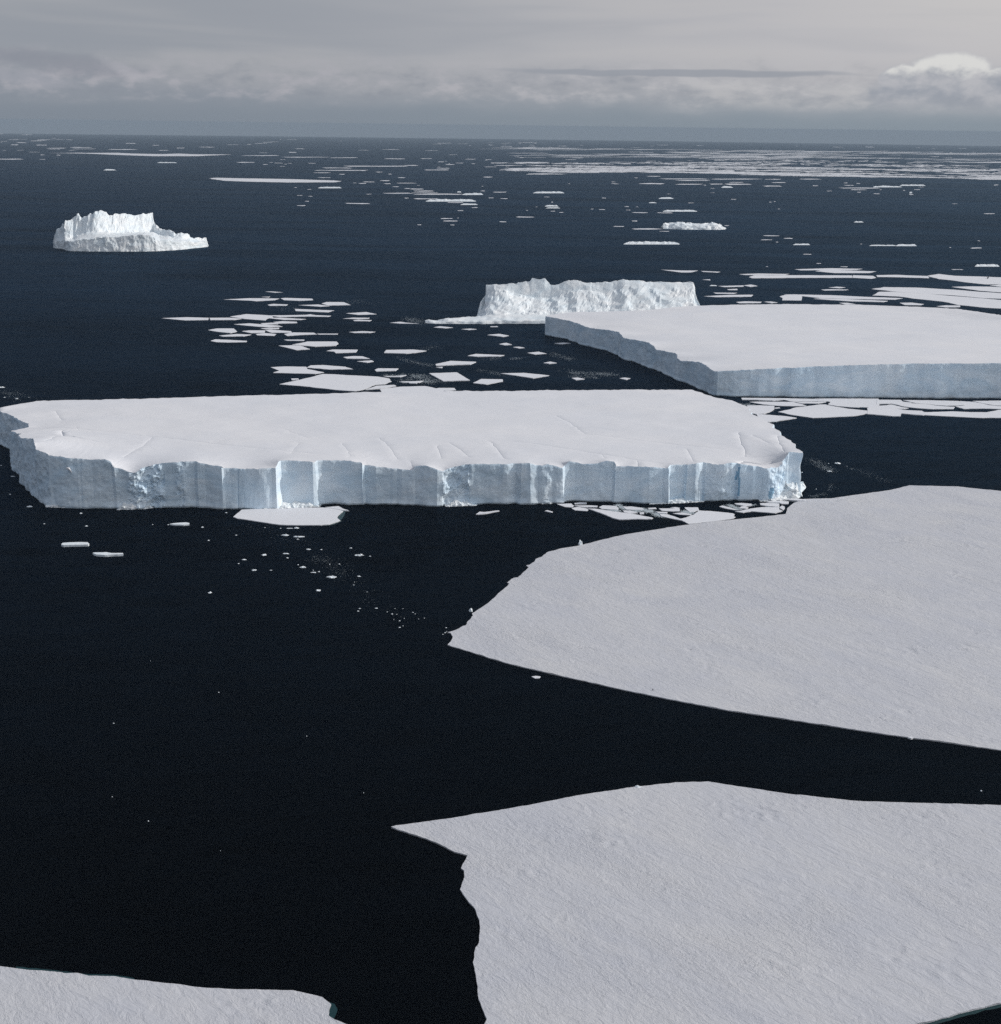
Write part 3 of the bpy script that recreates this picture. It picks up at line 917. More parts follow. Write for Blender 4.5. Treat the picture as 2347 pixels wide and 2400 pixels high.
floe(F1([(1165, 328), (1205, 325), (1400, 329), (1600, 332), (1860, 340), (1905, 344), (1860, 350), (1600, 351), (1400, 347), (1260, 342), (1210, 336)]), 1.0, label="long solid white floe alone, upper right of the stepped iceberg", cat="ice floe")

ORD = ("first second third fourth fifth sixth seventh eighth ninth tenth eleventh twelfth thirteenth fourteenth fifteenth sixteenth seventeenth eighteenth "
       "nineteenth twentieth").split()


def cluster(items, phrase, group, thick=0.5, mat=None, cat="ice floe", name="ice_floe"):
    """items: pixel outlines, or (x0, x1, y, h[, 'r']) for slivers seen edge on; labelled one by one from the left"""
    rec = []
    for it in items:
        if isinstance(it, tuple):
            x0, x1, y, h = it[:4]
            rec.append(((x0 + x1) / 2, x1 - x0, h, it))
        else:
            xs = [p[0] for p in it]; ys = [p[1] for p in it]
            rec.append(((min(xs) + max(xs)) / 2, max(xs) - min(xs), max(ys) - min(ys), it))
    rec.sort(key=lambda r: r[0])
    for k, (xc, w, h, it) in enumerate(rec):
        sz = "tiny" if w < 14 else "small" if w < 32 else "mid-sized" if w < 75 else "long"
        sh = "thin" if w / max(h, .5) > 9 else "slender" if w / max(h, .5) > 4.5 else "broad"
        if isinstance(it, tuple) and len(it) > 4:
            sh = "jagged"
        nth = "leftmost" if k == 0 else "rightmost" if k == len(rec) - 1 else ORD[k] + " from left"
        lab = f"{sz} {sh} floe, {nth} {phrase}"; assert len(lab.split()) <= 16, lab
        if isinstance(it, tuple):
            x0, x1, y, h = it[:4]
            if len(it) > 4:
                rough_floe(x0, x1, y, h, rng, lab, group)
            else:
                floe(sliver_poly(x0, x1, y, h * .8, rng), 0.6, name, mat, lab, cat, group)
        else:
            floe(it, thick + rng.uniform(-.15, .3), name, mat, lab, cat, group)


def sl(reg, *its):
    return [(reg.x0 + i[0] / reg.k, reg.x0 + i[1] / reg.k, reg.y0 + i[2] / reg.k, i[3] / reg.k) + tuple(i[4:]) for i in its]


A = ML
cluster([A(p) for p in (
    [(740, 118), (780, 117), (850, 122), (800, 124)], [(715, 152), (770, 150), (760, 155)], [(475, 168), (640, 160), (830, 162), (800, 172), (680, 179), (640, 175)],
    [(838, 160), (870, 158), (1040, 163), (1045, 172), (950, 176), (860, 172)], [(755, 202), (790, 196), (885, 200), (870, 207), (770, 208)],
    [(950, 204), (1080, 200), (1150, 210), (1090, 214)], [(1100, 194), (1130, 184), (1240, 185), (1285, 203), (1140, 206)], [(928, 228), (1180, 238), (1140, 250), (935, 242)],
    [(1255, 256), (1385, 248), (1452, 262), (1330, 266)], [(1235, 290), (1300, 284), (1405, 285), (1400, 291), (1330, 293)], [(1300, 300), (1330, 297), (1418, 300), (1400, 306), (1310, 305)])],
    "in top rows of the drift left of ragged iceberg", "floes drifting left of the ragged iceberg")
cluster([A(p) for p in (
    [(80, 287), (240, 281), (380, 285), (375, 299), (230, 301)], [(385, 285), (510, 284), (590, 290), (540, 298), (390, 299)],
    [(515, 277), (620, 261), (780, 270), (790, 282), (750, 290), (742, 302), (690, 298), (610, 292)], [(760, 270), (900, 268), (1000, 266), (1030, 262), (1060, 268), (1160, 272), (1140, 278), (1000, 276), (830, 280)],
    [(750, 285), (830, 284), (1000, 293), (960, 298), (860, 298)], [(790, 312), (850, 306), (940, 310), (945, 318), (820, 321)], [(710, 320), (780, 316), (830, 320), (815, 326), (730, 328)],
    [(540, 326), (640, 320), (820, 334), (850, 340), (760, 346), (640, 336)], [(710, 352), (830, 348), (825, 356), (740, 358)])],
    "in middle row of the drift left of ragged iceberg", "floes drifting left of the ragged iceberg")
cluster([A(p) for p in (
    [(375, 363), (430, 353), (540, 353), (560, 372), (520, 382), (440, 374)], [(590, 370), (640, 365), (740, 365), (735, 380), (650, 382)], [(740, 365), (770, 360), (905, 370), (910, 380), (780, 380)],
    [(445, 398), (560, 388), (650, 392), (600, 402), (470, 404)], [(680, 388), (740, 382), (810, 388), (795, 400), (690, 396)], [(860, 388), (920, 378), (1050, 380), (1070, 390), (960, 394), (880, 400)],
    [(1070, 386), (1205, 386), (1200, 391), (1080, 391)], [(1275, 375), (1360, 370), (1442, 374), (1400, 380), (1310, 381)], [(392, 432), (420, 422), (500, 425), (625, 432), (615, 440), (500, 442), (430, 440)],
    [(858, 424), (990, 424), (985, 431), (880, 430)])],
    "in lower row of the drift left of ragged iceberg", "floes drifting left of the ragged iceberg")
cluster([A(p) for p in (
    [(910, 455), (970, 445), (1010, 436), (1195, 436), (1207, 448), (1190, 462), (1060, 468), (990, 462)], [(825, 462), (920, 460), (965, 462), (1025, 484), (940, 490)],
    [(1130, 496), (1170, 487), (1330, 488), (1318, 505), (1190, 510), (1180, 500)], [(1238, 535), (1300, 529), (1360, 530), (1408, 546), (1260, 544)], [(1325, 562), (1420, 556), (1432, 563), (1390, 570)],
    [(1498, 508), (1510, 490), (1680, 487), (1768, 495), (1700, 506), (1640, 512)])],
    "of loose angular floes between drift and long iceberg", "floes behind the long iceberg", .6)
cluster([A(p) for p in (
    [(775, 600), (870, 595), (1000, 597), (1010, 612), (1115, 632), (1060, 642), (790, 635), (830, 622)], [(1005, 602), (1030, 588), (1110, 586), (1250, 597), (1300, 612), (1150, 614)],
    [(830, 708), (960, 680), (1110, 643), (1300, 652), (1460, 660), (1530, 672), (1545, 690), (1500, 708), (1440, 712), (1380, 738), (1310, 752), (1200, 745), (960, 718)],
    [(1438, 616), (1460, 607), (1590, 608), (1570, 622), (1450, 626)], [(1380, 742), (1450, 718), (1560, 712), (1575, 718), (1480, 735)], [(905, 672), (950, 671), (955, 677), (910, 680)],
    [(1470, 740), (1600, 724), (1760, 720), (1880, 745), (1860, 775), (1700, 790), (1500, 775)], [(1493, 655), (1560, 656), (1640, 650), (1600, 661), (1520, 661)], [(1600, 691), (1700, 689), (1750, 686), (1720, 698), (1620, 697)])],
    "of the floes close behind the long iceberg's rear rim", "floes behind the long iceberg", .7)
A = B3
cluster([A(p) for p in (
    [(135, 350), (170, 344), (243, 351), (200, 355)], [(290, 360), (340, 357), (375, 360), (330, 364)], [(450, 345), (490, 343), (495, 347), (455, 348)], [(435, 392), (500, 386), (555, 396), (520, 402)],
    [(500, 443), (540, 436), (572, 446), (530, 449)], [(578, 460), (610, 458), (642, 463), (610, 466)], [(810, 439), (860, 435), (900, 438), (850, 443)])] +
    [ML([(1535, 316), (1600, 310), (1640, 316), (1720, 322), (1600, 321)])],
    "of small floes under the ragged iceberg's low foot", "floes in the bay between the icebergs", .6)
cluster([A(p) for p in (
    [(325, 508), (370, 498), (530, 505), (500, 511), (380, 513)], [(658, 492), (720, 486), (765, 496), (700, 501)], [(145, 555), (230, 537), (372, 542), (340, 556), (150, 563)], [(148, 572), (185, 570), (180, 577)],
    [(748, 548), (785, 541), (822, 548), (780, 552)], [(110, 606), (265, 601), (338, 645), (190, 650)], [(355, 660), (400, 638), (520, 640), (522, 650), (430, 668)], [(510, 606), (640, 604), (780, 618), (690, 633)],
    [(905, 632), (940, 630), (978, 638), (930, 643)], [(1172, 634), (1200, 630), (1233, 634), (1210, 642)], [(-5, 655), (45, 654), (40, 662), (0, 661)], [(110, 704), (160, 688), (250, 688), (260, 700), (200, 704)])],
    "of sharp-cornered floes in the bay beside stepped wall", "floes in the bay between the icebergs", .7)
A = RB
cluster([A(p) for p in (
    [(300, 386), (400, 390), (475, 390), (440, 399), (395, 399)], [(490, 392), (580, 396), (560, 399), (500, 396)], [(495, 433), (530, 431), (535, 436)], [(570, 463), (690, 460), (690, 466), (600, 468)],
    [(690, 460), (725, 456), (755, 462), (720, 466)], [(612, 478), (660, 476), (662, 482), (620, 482)], [(548, 494), (660, 495), (640, 500), (560, 499)], [(503, 511), (620, 505), (735, 504), (725, 513), (560, 515)],
    [(655, 538), (700, 535), (775, 537), (770, 543), (670, 544)], [(785, 537), (820, 536), (850, 540), (820, 543)])] + sl(RB, (530, 565, 461, 5, 'r')),
    "of thin floes beside the ragged iceberg's right end", "floes behind the right-hand iceberg")
cluster([A(p) for p in (
    [(930, 384), (1100, 379), (1250, 382), (1220, 387), (960, 389)], [(1025, 393), (1080, 386), (1315, 394), (1280, 402), (1120, 402)], [(668, 407), (760, 404), (905, 406), (880, 411), (700, 411)],
    [(715, 421), (740, 412), (1200, 413), (1205, 424), (1000, 424), (730, 426)], [(1205, 412), (1300, 415), (1315, 424), (1290, 429), (1205, 424)], [(1315, 412), (1400, 410), (1560, 416), (1565, 426), (1400, 421), (1320, 420)],
    [(1055, 480), (1100, 478), (1185, 480), (1170, 483), (1070, 484)], [(1090, 470), (1130, 466), (1170, 469), (1140, 473)])],
    "of the long flat floes beyond the right-hand iceberg", "floes behind the right-hand iceberg")
cluster([A(p) for p in (
    [(860, 512), (885, 505), (930, 502), (966, 512), (962, 531), (872, 530), (875, 520)], [(880, 503), (960, 503), (1100, 506), (1290, 515), (1380, 518), (1440, 520), (1400, 527), (1200, 524), (1060, 520), (980, 512)],
    [(1020, 523), (1060, 521), (1200, 526), (1370, 533), (1350, 538), (1200, 535)], [(1425, 542), (1480, 541), (1540, 548), (1520, 553), (1450, 552)], [(1600, 558), (1640, 554), (1710, 555), (1710, 562), (1640, 563)],
    [(1140, 542), (1180, 542), (1220, 549), (1170, 550)])],
    "of the floes along the right-hand iceberg's rear rim", "floes behind the right-hand iceberg", .7)
A_R = [RB(p) for p in (
    [(1555, 415), (1610, 406), (1690, 415), (1850, 420), (1960, 424), (2300, 430), (2300, 462), (1960, 456), (1830, 455), (1760, 448), (1680, 437), (1610, 430)],
    [(1670, 467), (1740, 465), (1850, 466), (1960, 472), (2300, 478), (2300, 515), (1960, 497), (1800, 485)], [(1850, 460), (1900, 456), (1960, 460), (2100, 462), (2100, 478), (1960, 474), (1880, 464)],
    [(1293, 477), (1350, 468), (1500, 470), (1680, 480), (1800, 490), (1960, 500), (2200, 510), (2200, 535), (1960, 524), (1820, 520), (1650, 505), (1500, 497), (1390, 488)],
    [(1297, 507), (1330, 490), (1390, 490), (1560, 500), (1650, 508), (1800, 520), (1960, 533), (2200, 545), (2200, 590), (1960, 572), (1830, 565), (1700, 552), (1620, 535), (1490, 522), (1420, 512)])]
for pl, lb in zip(A_R, ("wide flat floe with a dark lump on it, at right edge beyond the icebergs", "wide wedge-ended floe below the floe with the dark lump, right edge",
                        "thin tongue of floe between the lump-bearing floe and the wedge-ended one", "upper of two broad parallel floes cut by a crack, right edge", "lower of two broad parallel floes cut by a crack, right edge")):
    floe(pl, .7, label=lb, cat="ice floe", group="floes behind the right-hand iceberg")

# far water, right half
cluster(sl(RB, (1283, 1412, 272, 5, 'r'), (1408, 1505, 271, 9, 'r'), (923, 1003, 267, 7, 'r'), (780, 858, 226, 6), (770, 825, 245, 4), (878, 922, 238, 5), (842, 853, 256, 4), (970, 1010, 313, 4), (1033, 1055, 356, 4),
           (1145, 1180, 372, 4), (1210, 1255, 161, 6, 'r'), (1240, 1248, 265, 3), (1660, 1668, 281, 3)), "of the sparse floes right of the small iceberg", "scattered far floes")
cluster(sl(RB, (1758, 1812, 284, 6), (1780, 1895, 367, 11, 'r'), (1668, 1725, 385, 4), (1820, 1875, 122, 4), (1793, 1803, 250, 4)), "of few floes by right edge above wide floes", "scattered far floes")
cluster(sl(RB, (125, 390, 261, 14, 'r'), (163, 312, 194, 7), (292, 340, 205, 4), (163, 190, 156, 5), (75, 128, 182, 5), (163, 240, 117, 5), (283, 357, 118, 5), (310, 472, 109, 8, 'r'), (243, 280, 70, 5, 'r'),
           (290, 360, 49, 7, 'r'), (600, 622, 178, 4), (795, 805, 371, 3)), "of the floes round the small low iceberg", "scattered far floes")
# far water, middle
cluster(sl(F2, (478, 595, 219, 6), (680, 745, 218, 3), (928, 990, 221, 5), (778, 813, 236, 5), (818, 873, 251, 5), (250, 610, 260, 8), (585, 668, 256, 6), (130, 300, 270, 6), (90, 390, 283, 7), (430, 470, 293, 5), (225, 260, 305, 5),
           (500, 520, 304, 4), (80, 180, 297, 4), (105, 180, 324, 4), (175, 330, 213, 4), (700, 840, 281, 6), (770, 845, 272, 5), (55, 95, 244, 3)), "of the far floes above the streaked group", "far floes in mid sea")
cluster(sl(F2, (335, 380, 356, 5), (360, 425, 348, 5), (455, 510, 341, 7), (475, 515, 358, 5), (525, 560, 375, 4), (555, 595, 324, 6), (545, 660, 355, 5), (110, 240, 380, 8, 'r'), (-10, 40, 480, 5), (260, 400, 468, 8), (375, 410, 416, 3), (35, 58, 456, 4)),
        "of the floes right of the long solid floe", "far floes in mid sea")
cluster(sl(F2, (590, 620, 385, 6), (470, 640, 411, 7), (620, 700, 388, 7), (640, 760, 399, 8), (630, 780, 409, 5), (640, 920, 417, 9), (915, 1030, 416, 11, 'r'), (885, 908, 404, 6, 'r'), (590, 615, 438, 4), (640, 780, 442, 7), (710, 990, 452, 13, 'r'), (830, 920, 463, 6),
           (905, 1000, 473, 8, 'r'), (965, 1000, 491, 5)), "in the streaked group of floes at mid sea", "streaked group of floes")
cluster(sl(F2, (885, 920, 508, 5), (790, 860, 552, 5), (805, 888, 566, 7), (845, 870, 588, 4), (662, 685, 587, 4), (887, 893, 549, 5)), "of the floes just below the streaked group", "far floes in mid sea")
cluster(sl(F2, (1120, 1160, 570, 5), (1212, 1315, 544, 7), (1310, 1483, 407, 10, 'r'), (1030, 1085, 321, 6), (1085, 1160, 405, 5), (1060, 1090, 437, 5), (1125, 1168, 441, 5), (1370, 1400, 432, 4), (1375, 1450, 482, 8, 'r'),
           (1380, 1460, 493, 6, 'r'), (1405, 1432, 511, 4), (1455, 1478, 518, 5), (1690, 1715, 438, 5), (1675, 1710, 502, 5), (1630, 1645, 499, 4), (1745, 1765, 357, 4), (1410, 1420, 461, 5), (1015, 1040, 398, 4), (1020, 1030, 372, 3)),
        "of the loose floes right of the streaked group", "far floes in mid sea")
cluster(sl(F2, (1070, 1170, 242, 5), (1090, 1215, 256, 5), (1035, 1105, 264, 4), (1040, 1080, 224, 3), (1200, 1400, 240, 9), (1165, 1290, 273, 7), (1270, 1500, 304, 8)), "of the floes at left end of the pack ice", "far floes in mid sea")
# far water, left
cluster(sl(F1, (-20, 135, 221, 7), (580, 648, 280, 9, 'r'), (878, 988, 239, 8, 'r'), (1318, 1422, 239, 6), (1530, 1580, 243, 4), (1720, 1762, 244, 4), (225, 250, 197, 4), (315, 340, 199, 4)), "of the floes below the very long floe", "far floes at left")
cluster(sl(F1, (60, 105, 141, 5), (90, 150, 129, 5), (200, 265, 143, 5), (262, 370, 160, 5), (390, 515, 156, 5), (400, 540, 164, 4), (600, 770, 167, 5), (700, 760, 133, 5), (850, 890, 144, 4), (880, 945, 172, 4), (985, 1030, 159, 5), (1110, 1200, 154, 4),
           (1345, 1560, 201, 5), (1570, 1840, 210, 5), (1610, 1655, 183, 6), (-10, 20, 80, 4), (115, 185, 85, 4), (370, 480, 187, 5)), "of the thin floes near the horizon at left", "far floes at left")
# under the pack ice, right
cluster(sl(F3, (35, 110, 299, 5), (100, 370, 313, 6), (185, 370, 321, 6), (370, 645, 314, 7), (660, 745, 315, 5), (470, 545, 331, 5), (445, 595, 341, 9), (430, 490, 356, 8, 'r'), (645, 750, 351, 7), (690, 770, 332, 6), (365, 440, 340, 6), (185, 330, 341, 7),
           (-10, 130, 338, 9), (335, 350, 346, 4)), "of the floes just below the pack ice, left part", "floes below the pack ice")
cluster(sl(F3, (840, 960, 314, 5), (910, 940, 349, 4), (1075, 1095, 334, 5), (1140, 1160, 337, 4), (1045, 1270, 361, 7), (1075, 1130, 347, 4), (1110, 1195, 370, 6), (1230, 1380, 353, 10, 'r'), (1370, 1505, 346, 8, 'r'), (1230, 1265, 391, 4), (1145, 1165, 383, 4),
           (1385, 1398, 373, 4), (1420, 1435, 385, 9, 'r'), (1418, 1442, 395, 5), (1865, 1890, 345, 5)), "of the floes just below the pack ice, right part", "floes below the pack ice")

# packed floes under the right-hand iceberg's front wall
PKF = [PK1(p) for p in (
    [(500, 268), (640, 240), (760, 205), (900, 190), (1090, 165), (1160, 165), (1300, 195), (1480, 225), (1700, 247), (1900, 262), (1720, 292), (1600, 320), (1400, 335), (1150, 347), (985, 352), (830, 330), (640, 300)],
    [(100, 130), (250, 125), (400, 128), (700, 128), (830, 160), (900, 184), (700, 188), (480, 182), (300, 165)],
    [(-10, 72), (300, 75), (640, 80), (560, 98), (440, 112), (330, 108), (200, 100), (0, 98)],
    [(560, 97), (640, 80), (880, 85), (1000, 88), (1190, 116), (1160, 128), (1050, 119), (900, 124), (730, 128)],
    [(750, 133), (900, 129), (1060, 126), (1170, 132), (1100, 145), (1060, 152), (880, 150), (830, 150)],
    [(70, 178), (250, 178), (450, 185), (445, 230), (400, 260), (310, 292), (200, 300), (80, 280)],
    [(200, 300), (400, 312), (620, 330), (760, 352), (640, 372), (470, 395), (370, 408), (250, 410)],
    [(455, 210), (520, 205), (530, 215), (460, 220)],
    [(1000, 85), (1200, 82), (1904, 85), (1910, 180), (1780, 205), (1560, 205), (1340, 190), (1200, 165), (1230, 130)],
    [(1420, 262), (1600, 270), (1904, 266), (2060, 275), (2060, 303), (1830, 306), (1730, 293)])]
cluster(PKF, "of packed floes under the plain wall's left half", "floes packed under the plain iceberg wall", .6)
PKG = [PK2(p) for p in (
    [(150, 100), (490, 102), (520, 128), (640, 140), (640, 163), (480, 180), (440, 170), (360, 155), (150, 160)],
    [(20, 215), (60, 200), (360, 168), (430, 185), (500, 205), (600, 215), (540, 228), (430, 228), (540, 245), (700, 252), (790, 256), (820, 275), (1020, 272), (800, 315), (640, 305), (500, 290), (490, 330), (380, 330), (100, 305), (20, 300)],
    [(640, 150), (880, 165), (1000, 185), (1120, 195), (1250, 200), (1230, 232), (1060, 232), (900, 230), (780, 222), (620, 207), (480, 187)],
    [(520, 105), (900, 108), (1300, 118), (1400, 150), (1390, 178), (1250, 183), (1130, 184), (1020, 178), (900, 163), (700, 148)],
    [(1320, 118), (1500, 130), (1620, 150), (1740, 178), (1904, 192), (2100, 200), (2100, 232), (1880, 230), (1700, 225), (1500, 225), (1380, 230), (1260, 195), (1390, 183)],
    [(1500, 118), (1904, 113), (2100, 118), (2100, 190), (1800, 178), (1620, 145)],
    [(1030, 270), (1210, 264), (1400, 272), (1700, 277), (1904, 240), (2100, 245), (2100, 350), (1640, 356), (1300, 340), (830, 316)])]
cluster(PKG, "of packed floes under the plain wall's right half", "floes packed under the plain iceberg wall", .6)

# broken floes in the gap before the long iceberg's right end
CLF = [CL(p) for p in (
    [(25, 100), (190, 95), (215, 120), (200, 138), (120, 133)], [(190, 145), (260, 133), (360, 150), (378, 165), (360, 178), (230, 170)], [(220, 90), (290, 82), (360, 85), (355, 98), (230, 100)],
    [(215, 118), (400, 115), (480, 120), (478, 135), (330, 135)], [(495, 135), (540, 115), (690, 122), (715, 150), (700, 165), (620, 160), (530, 155)],
    [(365, 148), (450, 152), (600, 175), (760, 195), (900, 215), (1100, 255), (1080, 265), (850, 268), (720, 272), (640, 250), (520, 200)], [(760, 130), (860, 128), (980, 145), (1000, 165), (880, 165), (800, 160)],
    [(760, 172), (850, 175), (930, 195), (840, 205), (780, 192)], [(950, 195), (1000, 192), (1000, 210), (955, 212)])]
cluster(CLF, "of the broken floes left of the four-sided floe", "broken floes before the iceberg's right end", .5)
CLG = [CL(p) for p in (
    [(1040, 145), (1130, 140), (1140, 155), (1060, 158)], [(1165, 150), (1300, 150), (1390, 145), (1400, 180), (1320, 182), (1200, 175)], [(1290, 140), (1340, 135), (1400, 140), (1350, 148)],
    [(1450, 138), (1600, 138), (1612, 165), (1560, 185), (1510, 190), (1470, 160)], [(1320, 205), (1420, 195), (1530, 215), (1520, 225), (1400, 218)], [(1170, 210), (1260, 215), (1340, 240), (1420, 268), (1430, 285), (1300, 260), (1190, 235)],
    [(1130, 185), (1260, 190), (1250, 205), (1160, 200)])]
cluster(CLG, "of the broken floes just above the four-sided floe", "broken floes before the iceberg's right end", .5)
floe(CL([(1410, 265), (1470, 250), (1560, 215), (1610, 172), (1750, 180), (1904, 195), (1990, 205), (2010, 215), (1995, 235), (2020, 245), (1990, 263), (1850, 283), (1700, 303), (1500, 323), (1430, 290)]), .5,
     label="four-sided flat floe pressed against the largest floe's upper edge", cat="ice floe", group="broken floes before the iceberg's right end")
CRG = [CR(p) for p in (
    [(390, 378), (500, 372), (650, 385), (640, 410), (560, 420), (430, 395)], [(460, 450), (490, 425), (540, 418), (600, 440), (560, 455)], [(770, 375), (900, 372), (1060, 380), (1060, 410), (1050, 430), (900, 420), (780, 400)],
    [(480, 490), (640, 455), (800, 435), (1050, 435), (1060, 470), (1110, 490), (1000, 522), (850, 510), (640, 495), (520, 515), (400, 495)], [(1060, 440), (1100, 410), (1140, 425), (1140, 450), (1120, 475)],
    [(165, 425), (210, 410), (330, 440), (450, 480), (380, 475), (250, 450)], [(860, 352), (1000, 340), (1130, 345), (1200, 350), (1190, 385), (1100, 385), (1060, 367), (900, 364)])]
cluster(CRG, "of the broken floes below the iceberg's blue right corner", "broken floes before the iceberg's right end", .6)
floe(CR([(1190, 308), (1300, 305), (1450, 322), (1440, 336), (1300, 332), (1195, 322)]), 1.3, label="thin raised slab floe by the iceberg's lower right corner", cat="ice floe", group="broken floes before the iceberg's right end")


# ------------------------------------------------------------------ lumps of ice in the dark water
_ico_cache = {}


def ico(sub):
    if sub in _ico_cache:
        return _ico_cache[sub]
    import bmesh
    bm = bmesh.new()
    bmesh.ops.create_icosphere(bm, subdivisions=sub, radius=1)
    r = ([v.co.copy() for v in bm.verts], [tuple(v.index for v in f.verts) for f in bm.faces])
    bm.free()
    _ico_cache[sub] = r
    return r


def lump(cx, cy, w, h, seed, label, group, flat=.55, name="ice_chunk", z0=0.0):
    """a water-worn lump: w and h in photograph pixels at its water line centre"""
    b = P(cx, cy + h * .35, z0)
    m = (P(cx + w / 2, cy) - P(cx - w / 2, cy)).length / 2
    mp = (b - CAMPOS).length / F
    hz = max(.25, h * mp * flat)
    vs, fs = ico(3)
    V = []
    dy = min(m, max(.5, h * mp / .42 * .5))
    for v in vs:
        q = v * 1.3 + Vector((seed, seed * 2, 0))
        s = 1 + .42 * noise.fractal(q, .8, 2.1, 4)
        x = v.x * m * s; y = v.y * dy * s
        e = 1 + .8 * noise.noise(Vector((v.x * 2.2 + seed, v.y * 1.4, 3.3)))
        z = v.z * hz * s * e
        V.append((b.x + x, b.y + y, max(-.3, z) + b.z))
    o = mesh_obj(name, V, fs, MAT_ROUGH, loc=(b.x, b.y, b.z))
    tag(o, label, "ice chunk", group)
    return o


def lumps(reg, items, phrase, group, **kw):
    items = sorted(items)
    for k, (x, y, w, h) in enumerate(items):
        X, Y = reg.one(x, y)
        f = .42 if reg is LD else .62 if reg is CH else .85
        W_, H_ = w / reg.k * f, h / reg.k * f
        nth = "leftmost" if k == 0 else "rightmost" if k == len(items) - 1 else ORD[k] + " from left"
        sz = "speck" if W_ < 5 else "small lump" if W_ < 12 else "lump"
        lump(X, Y, W_, H_, 3.1 * k + x * .01, f"white ice {sz}, {nth} {phrase}", group, **kw)


lumps(LC, [(930, 270, 62, 20), (800, 350, 100, 20), (960, 367, 150, 18), (945, 397, 30, 7), (752, 275, 20, 8), (855, 276, 80, 10)], "of the pieces just below the teal-ended floe", "ice lumps below the teal-ended floe")
lumps(LC, [(567, 570, 66, 22), (810, 556, 75, 18), (829, 604, 30, 12), (345, 625, 60, 14), (284, 669, 22, 11), (457, 740, 62, 18), (645, 743, 30, 9), (257, 352, 28, 8), (578, 268, 16, 9), (145, 102, 32, 8)],
      "of the loose pieces left of the ice wisp", "ice lumps in the dark water")
lumps(LC, [(1065, 508, 65, 14), (1205, 514, 28, 9), (1535, 495, 36, 9), (1632, 572, 108, 24), (1750, 587, 28, 8), (1005, 707, 84, 20), (947, 682, 18, 11), (1122, 767, 68, 12), (1178, 760, 26, 9), (1325, 815, 122, 32), (1175, 967, 66, 20), (1627, 810, 46, 12),
           (1568, 906, 18, 14), (1577, 875, 12, 9), (1408, 674, 20, 11), (1300, 677, 16, 11), (1117, 743, 14, 9), (1715, 985, 16, 11)], "of the loose pieces around the ice wisp", "ice lumps in the dark water")
lumps(CH, [(277, 163, 55, 18), (253, 201, 50, 18), (523, 160, 70, 18), (685, 215, 26, 12), (800, 167, 20, 11), (757, 247, 45, 10), (826, 252, 20, 13), (917, 168, 26, 11), (937, 312, 22, 12), (868, 347, 36, 12), (783, 332, 17, 11), (870, 446, 42, 14), (917, 424, 24, 14),
           (1068, 222, 34, 12), (1101, 246, 22, 11), (1237, 307, 24, 14), (1150, 322, 18, 9)], "of crumbs trailing towards the largest floe's tip", "ice crumbs near the largest floe's tip")
lumps(CH, [(1563, 451, 34, 12), (1572, 507, 24, 11), (1545, 525, 40, 9), (1512, 550, 26, 12)], "of four crumbs at the largest floe's pointed tip", "ice crumbs near the largest floe's tip")
lumps(LW, [(132, 70, 30, 8), (362, 100, 13, 5), (387, 157, 16, 5), (905, 162, 11, 6), (932, 221, 10, 5), (752, 151, 9, 5), (682, 151, 6, 4), (198, 147, 10, 3), (937, 454, 22, 7)], "of the specks under the long iceberg's left part", "ice lumps in the dark water")
lumps(LD, [(977, 424, 12, 4), (508, 562, 14, 4), (672, 284, 5, 4), (1370, 619, 10, 5), (663, 998, 14, 6), (502, 890, 11, 4), (1624, 873, 8, 5), (985, 1131, 6, 5)], "of the lone specks in the empty black water", "lone specks in the black water")
lumps(T6, [(775, 545, 42, 14), (715, 547, 9, 6), (720, 600, 36, 8), (840, 567, 7, 5), (628, 724, 9, 6), (530, 608, 14, 5)], "of the pieces right of the long iceberg", "ice lumps right of the long iceberg")
lumps(D1, [(25, 38, 75, 22), (215, 185, 45, 15), (60, 168, 30, 9), (370, 170, 14, 10), (165, 1175, 66, 11), (15, 1037, 44, 7), (130, 1405, 30, 7)], "of the pieces at the long iceberg's left end", "ice lumps left of the long iceberg")
for pl, th, lb in (([(274, 240), (279, 233), (300, 231), (350, 229), (392, 230), (399, 236), (394, 240), (360, 241), (310, 242), (285, 243)], 1.5, "rounded flat raft of ice, left of two side by side in black water"),
                   ([(414, 277), (425, 275), (450, 275), (475, 274), (500, 278), (548, 278), (551, 283), (500, 285), (470, 287), (430, 284)], 1.5, "flat raft of ice with uneven edge, right of two side by side"),
                   ([(758, 148), (775, 145), (800, 143), (830, 141), (846, 144), (846, 150), (820, 152), (780, 151)], 1.0, "small flat raft of ice left of the teal-ended floe")):
    floe(LW(pl), th, "ice_raft", MAT_ROUGH, lb, "ice raft", "small rafts in the dark water", step=1.2, amp=.35)
cluster([[(1116, 1205), (1125, 1199), (1135, 1200), (1168, 1188 + 8), (1171, 1197), (1140, 1203), (1121, 1205)], [(1277, 1197), (1284, 1195.5), (1296, 1199), (1294, 1201), (1285, 1199)]],
        "of two floes alone before the iceberg's faceted wall", "floes before the faceted wall", .5)
lump(1360, 1273, 9.5, 11, 4.4, "upright block of ice standing at the largest floe's upper edge", None, .9, "ice_block", .3)
lump(1104, 1430, 8, 9, 6.4, "rounded ice block in the water by the largest floe's left edge", None, .8, "ice_block", 0)
lump(1495, 1843, 14, 5, 8.4, "low ice block on the near floe's upper edge", None, .6, "ice_block", .5)
lump(2300, 1853, 4, 3, 1.4, "lone ice speck in black water at right between the great floes", None, .6, "ice_chunk", 0)


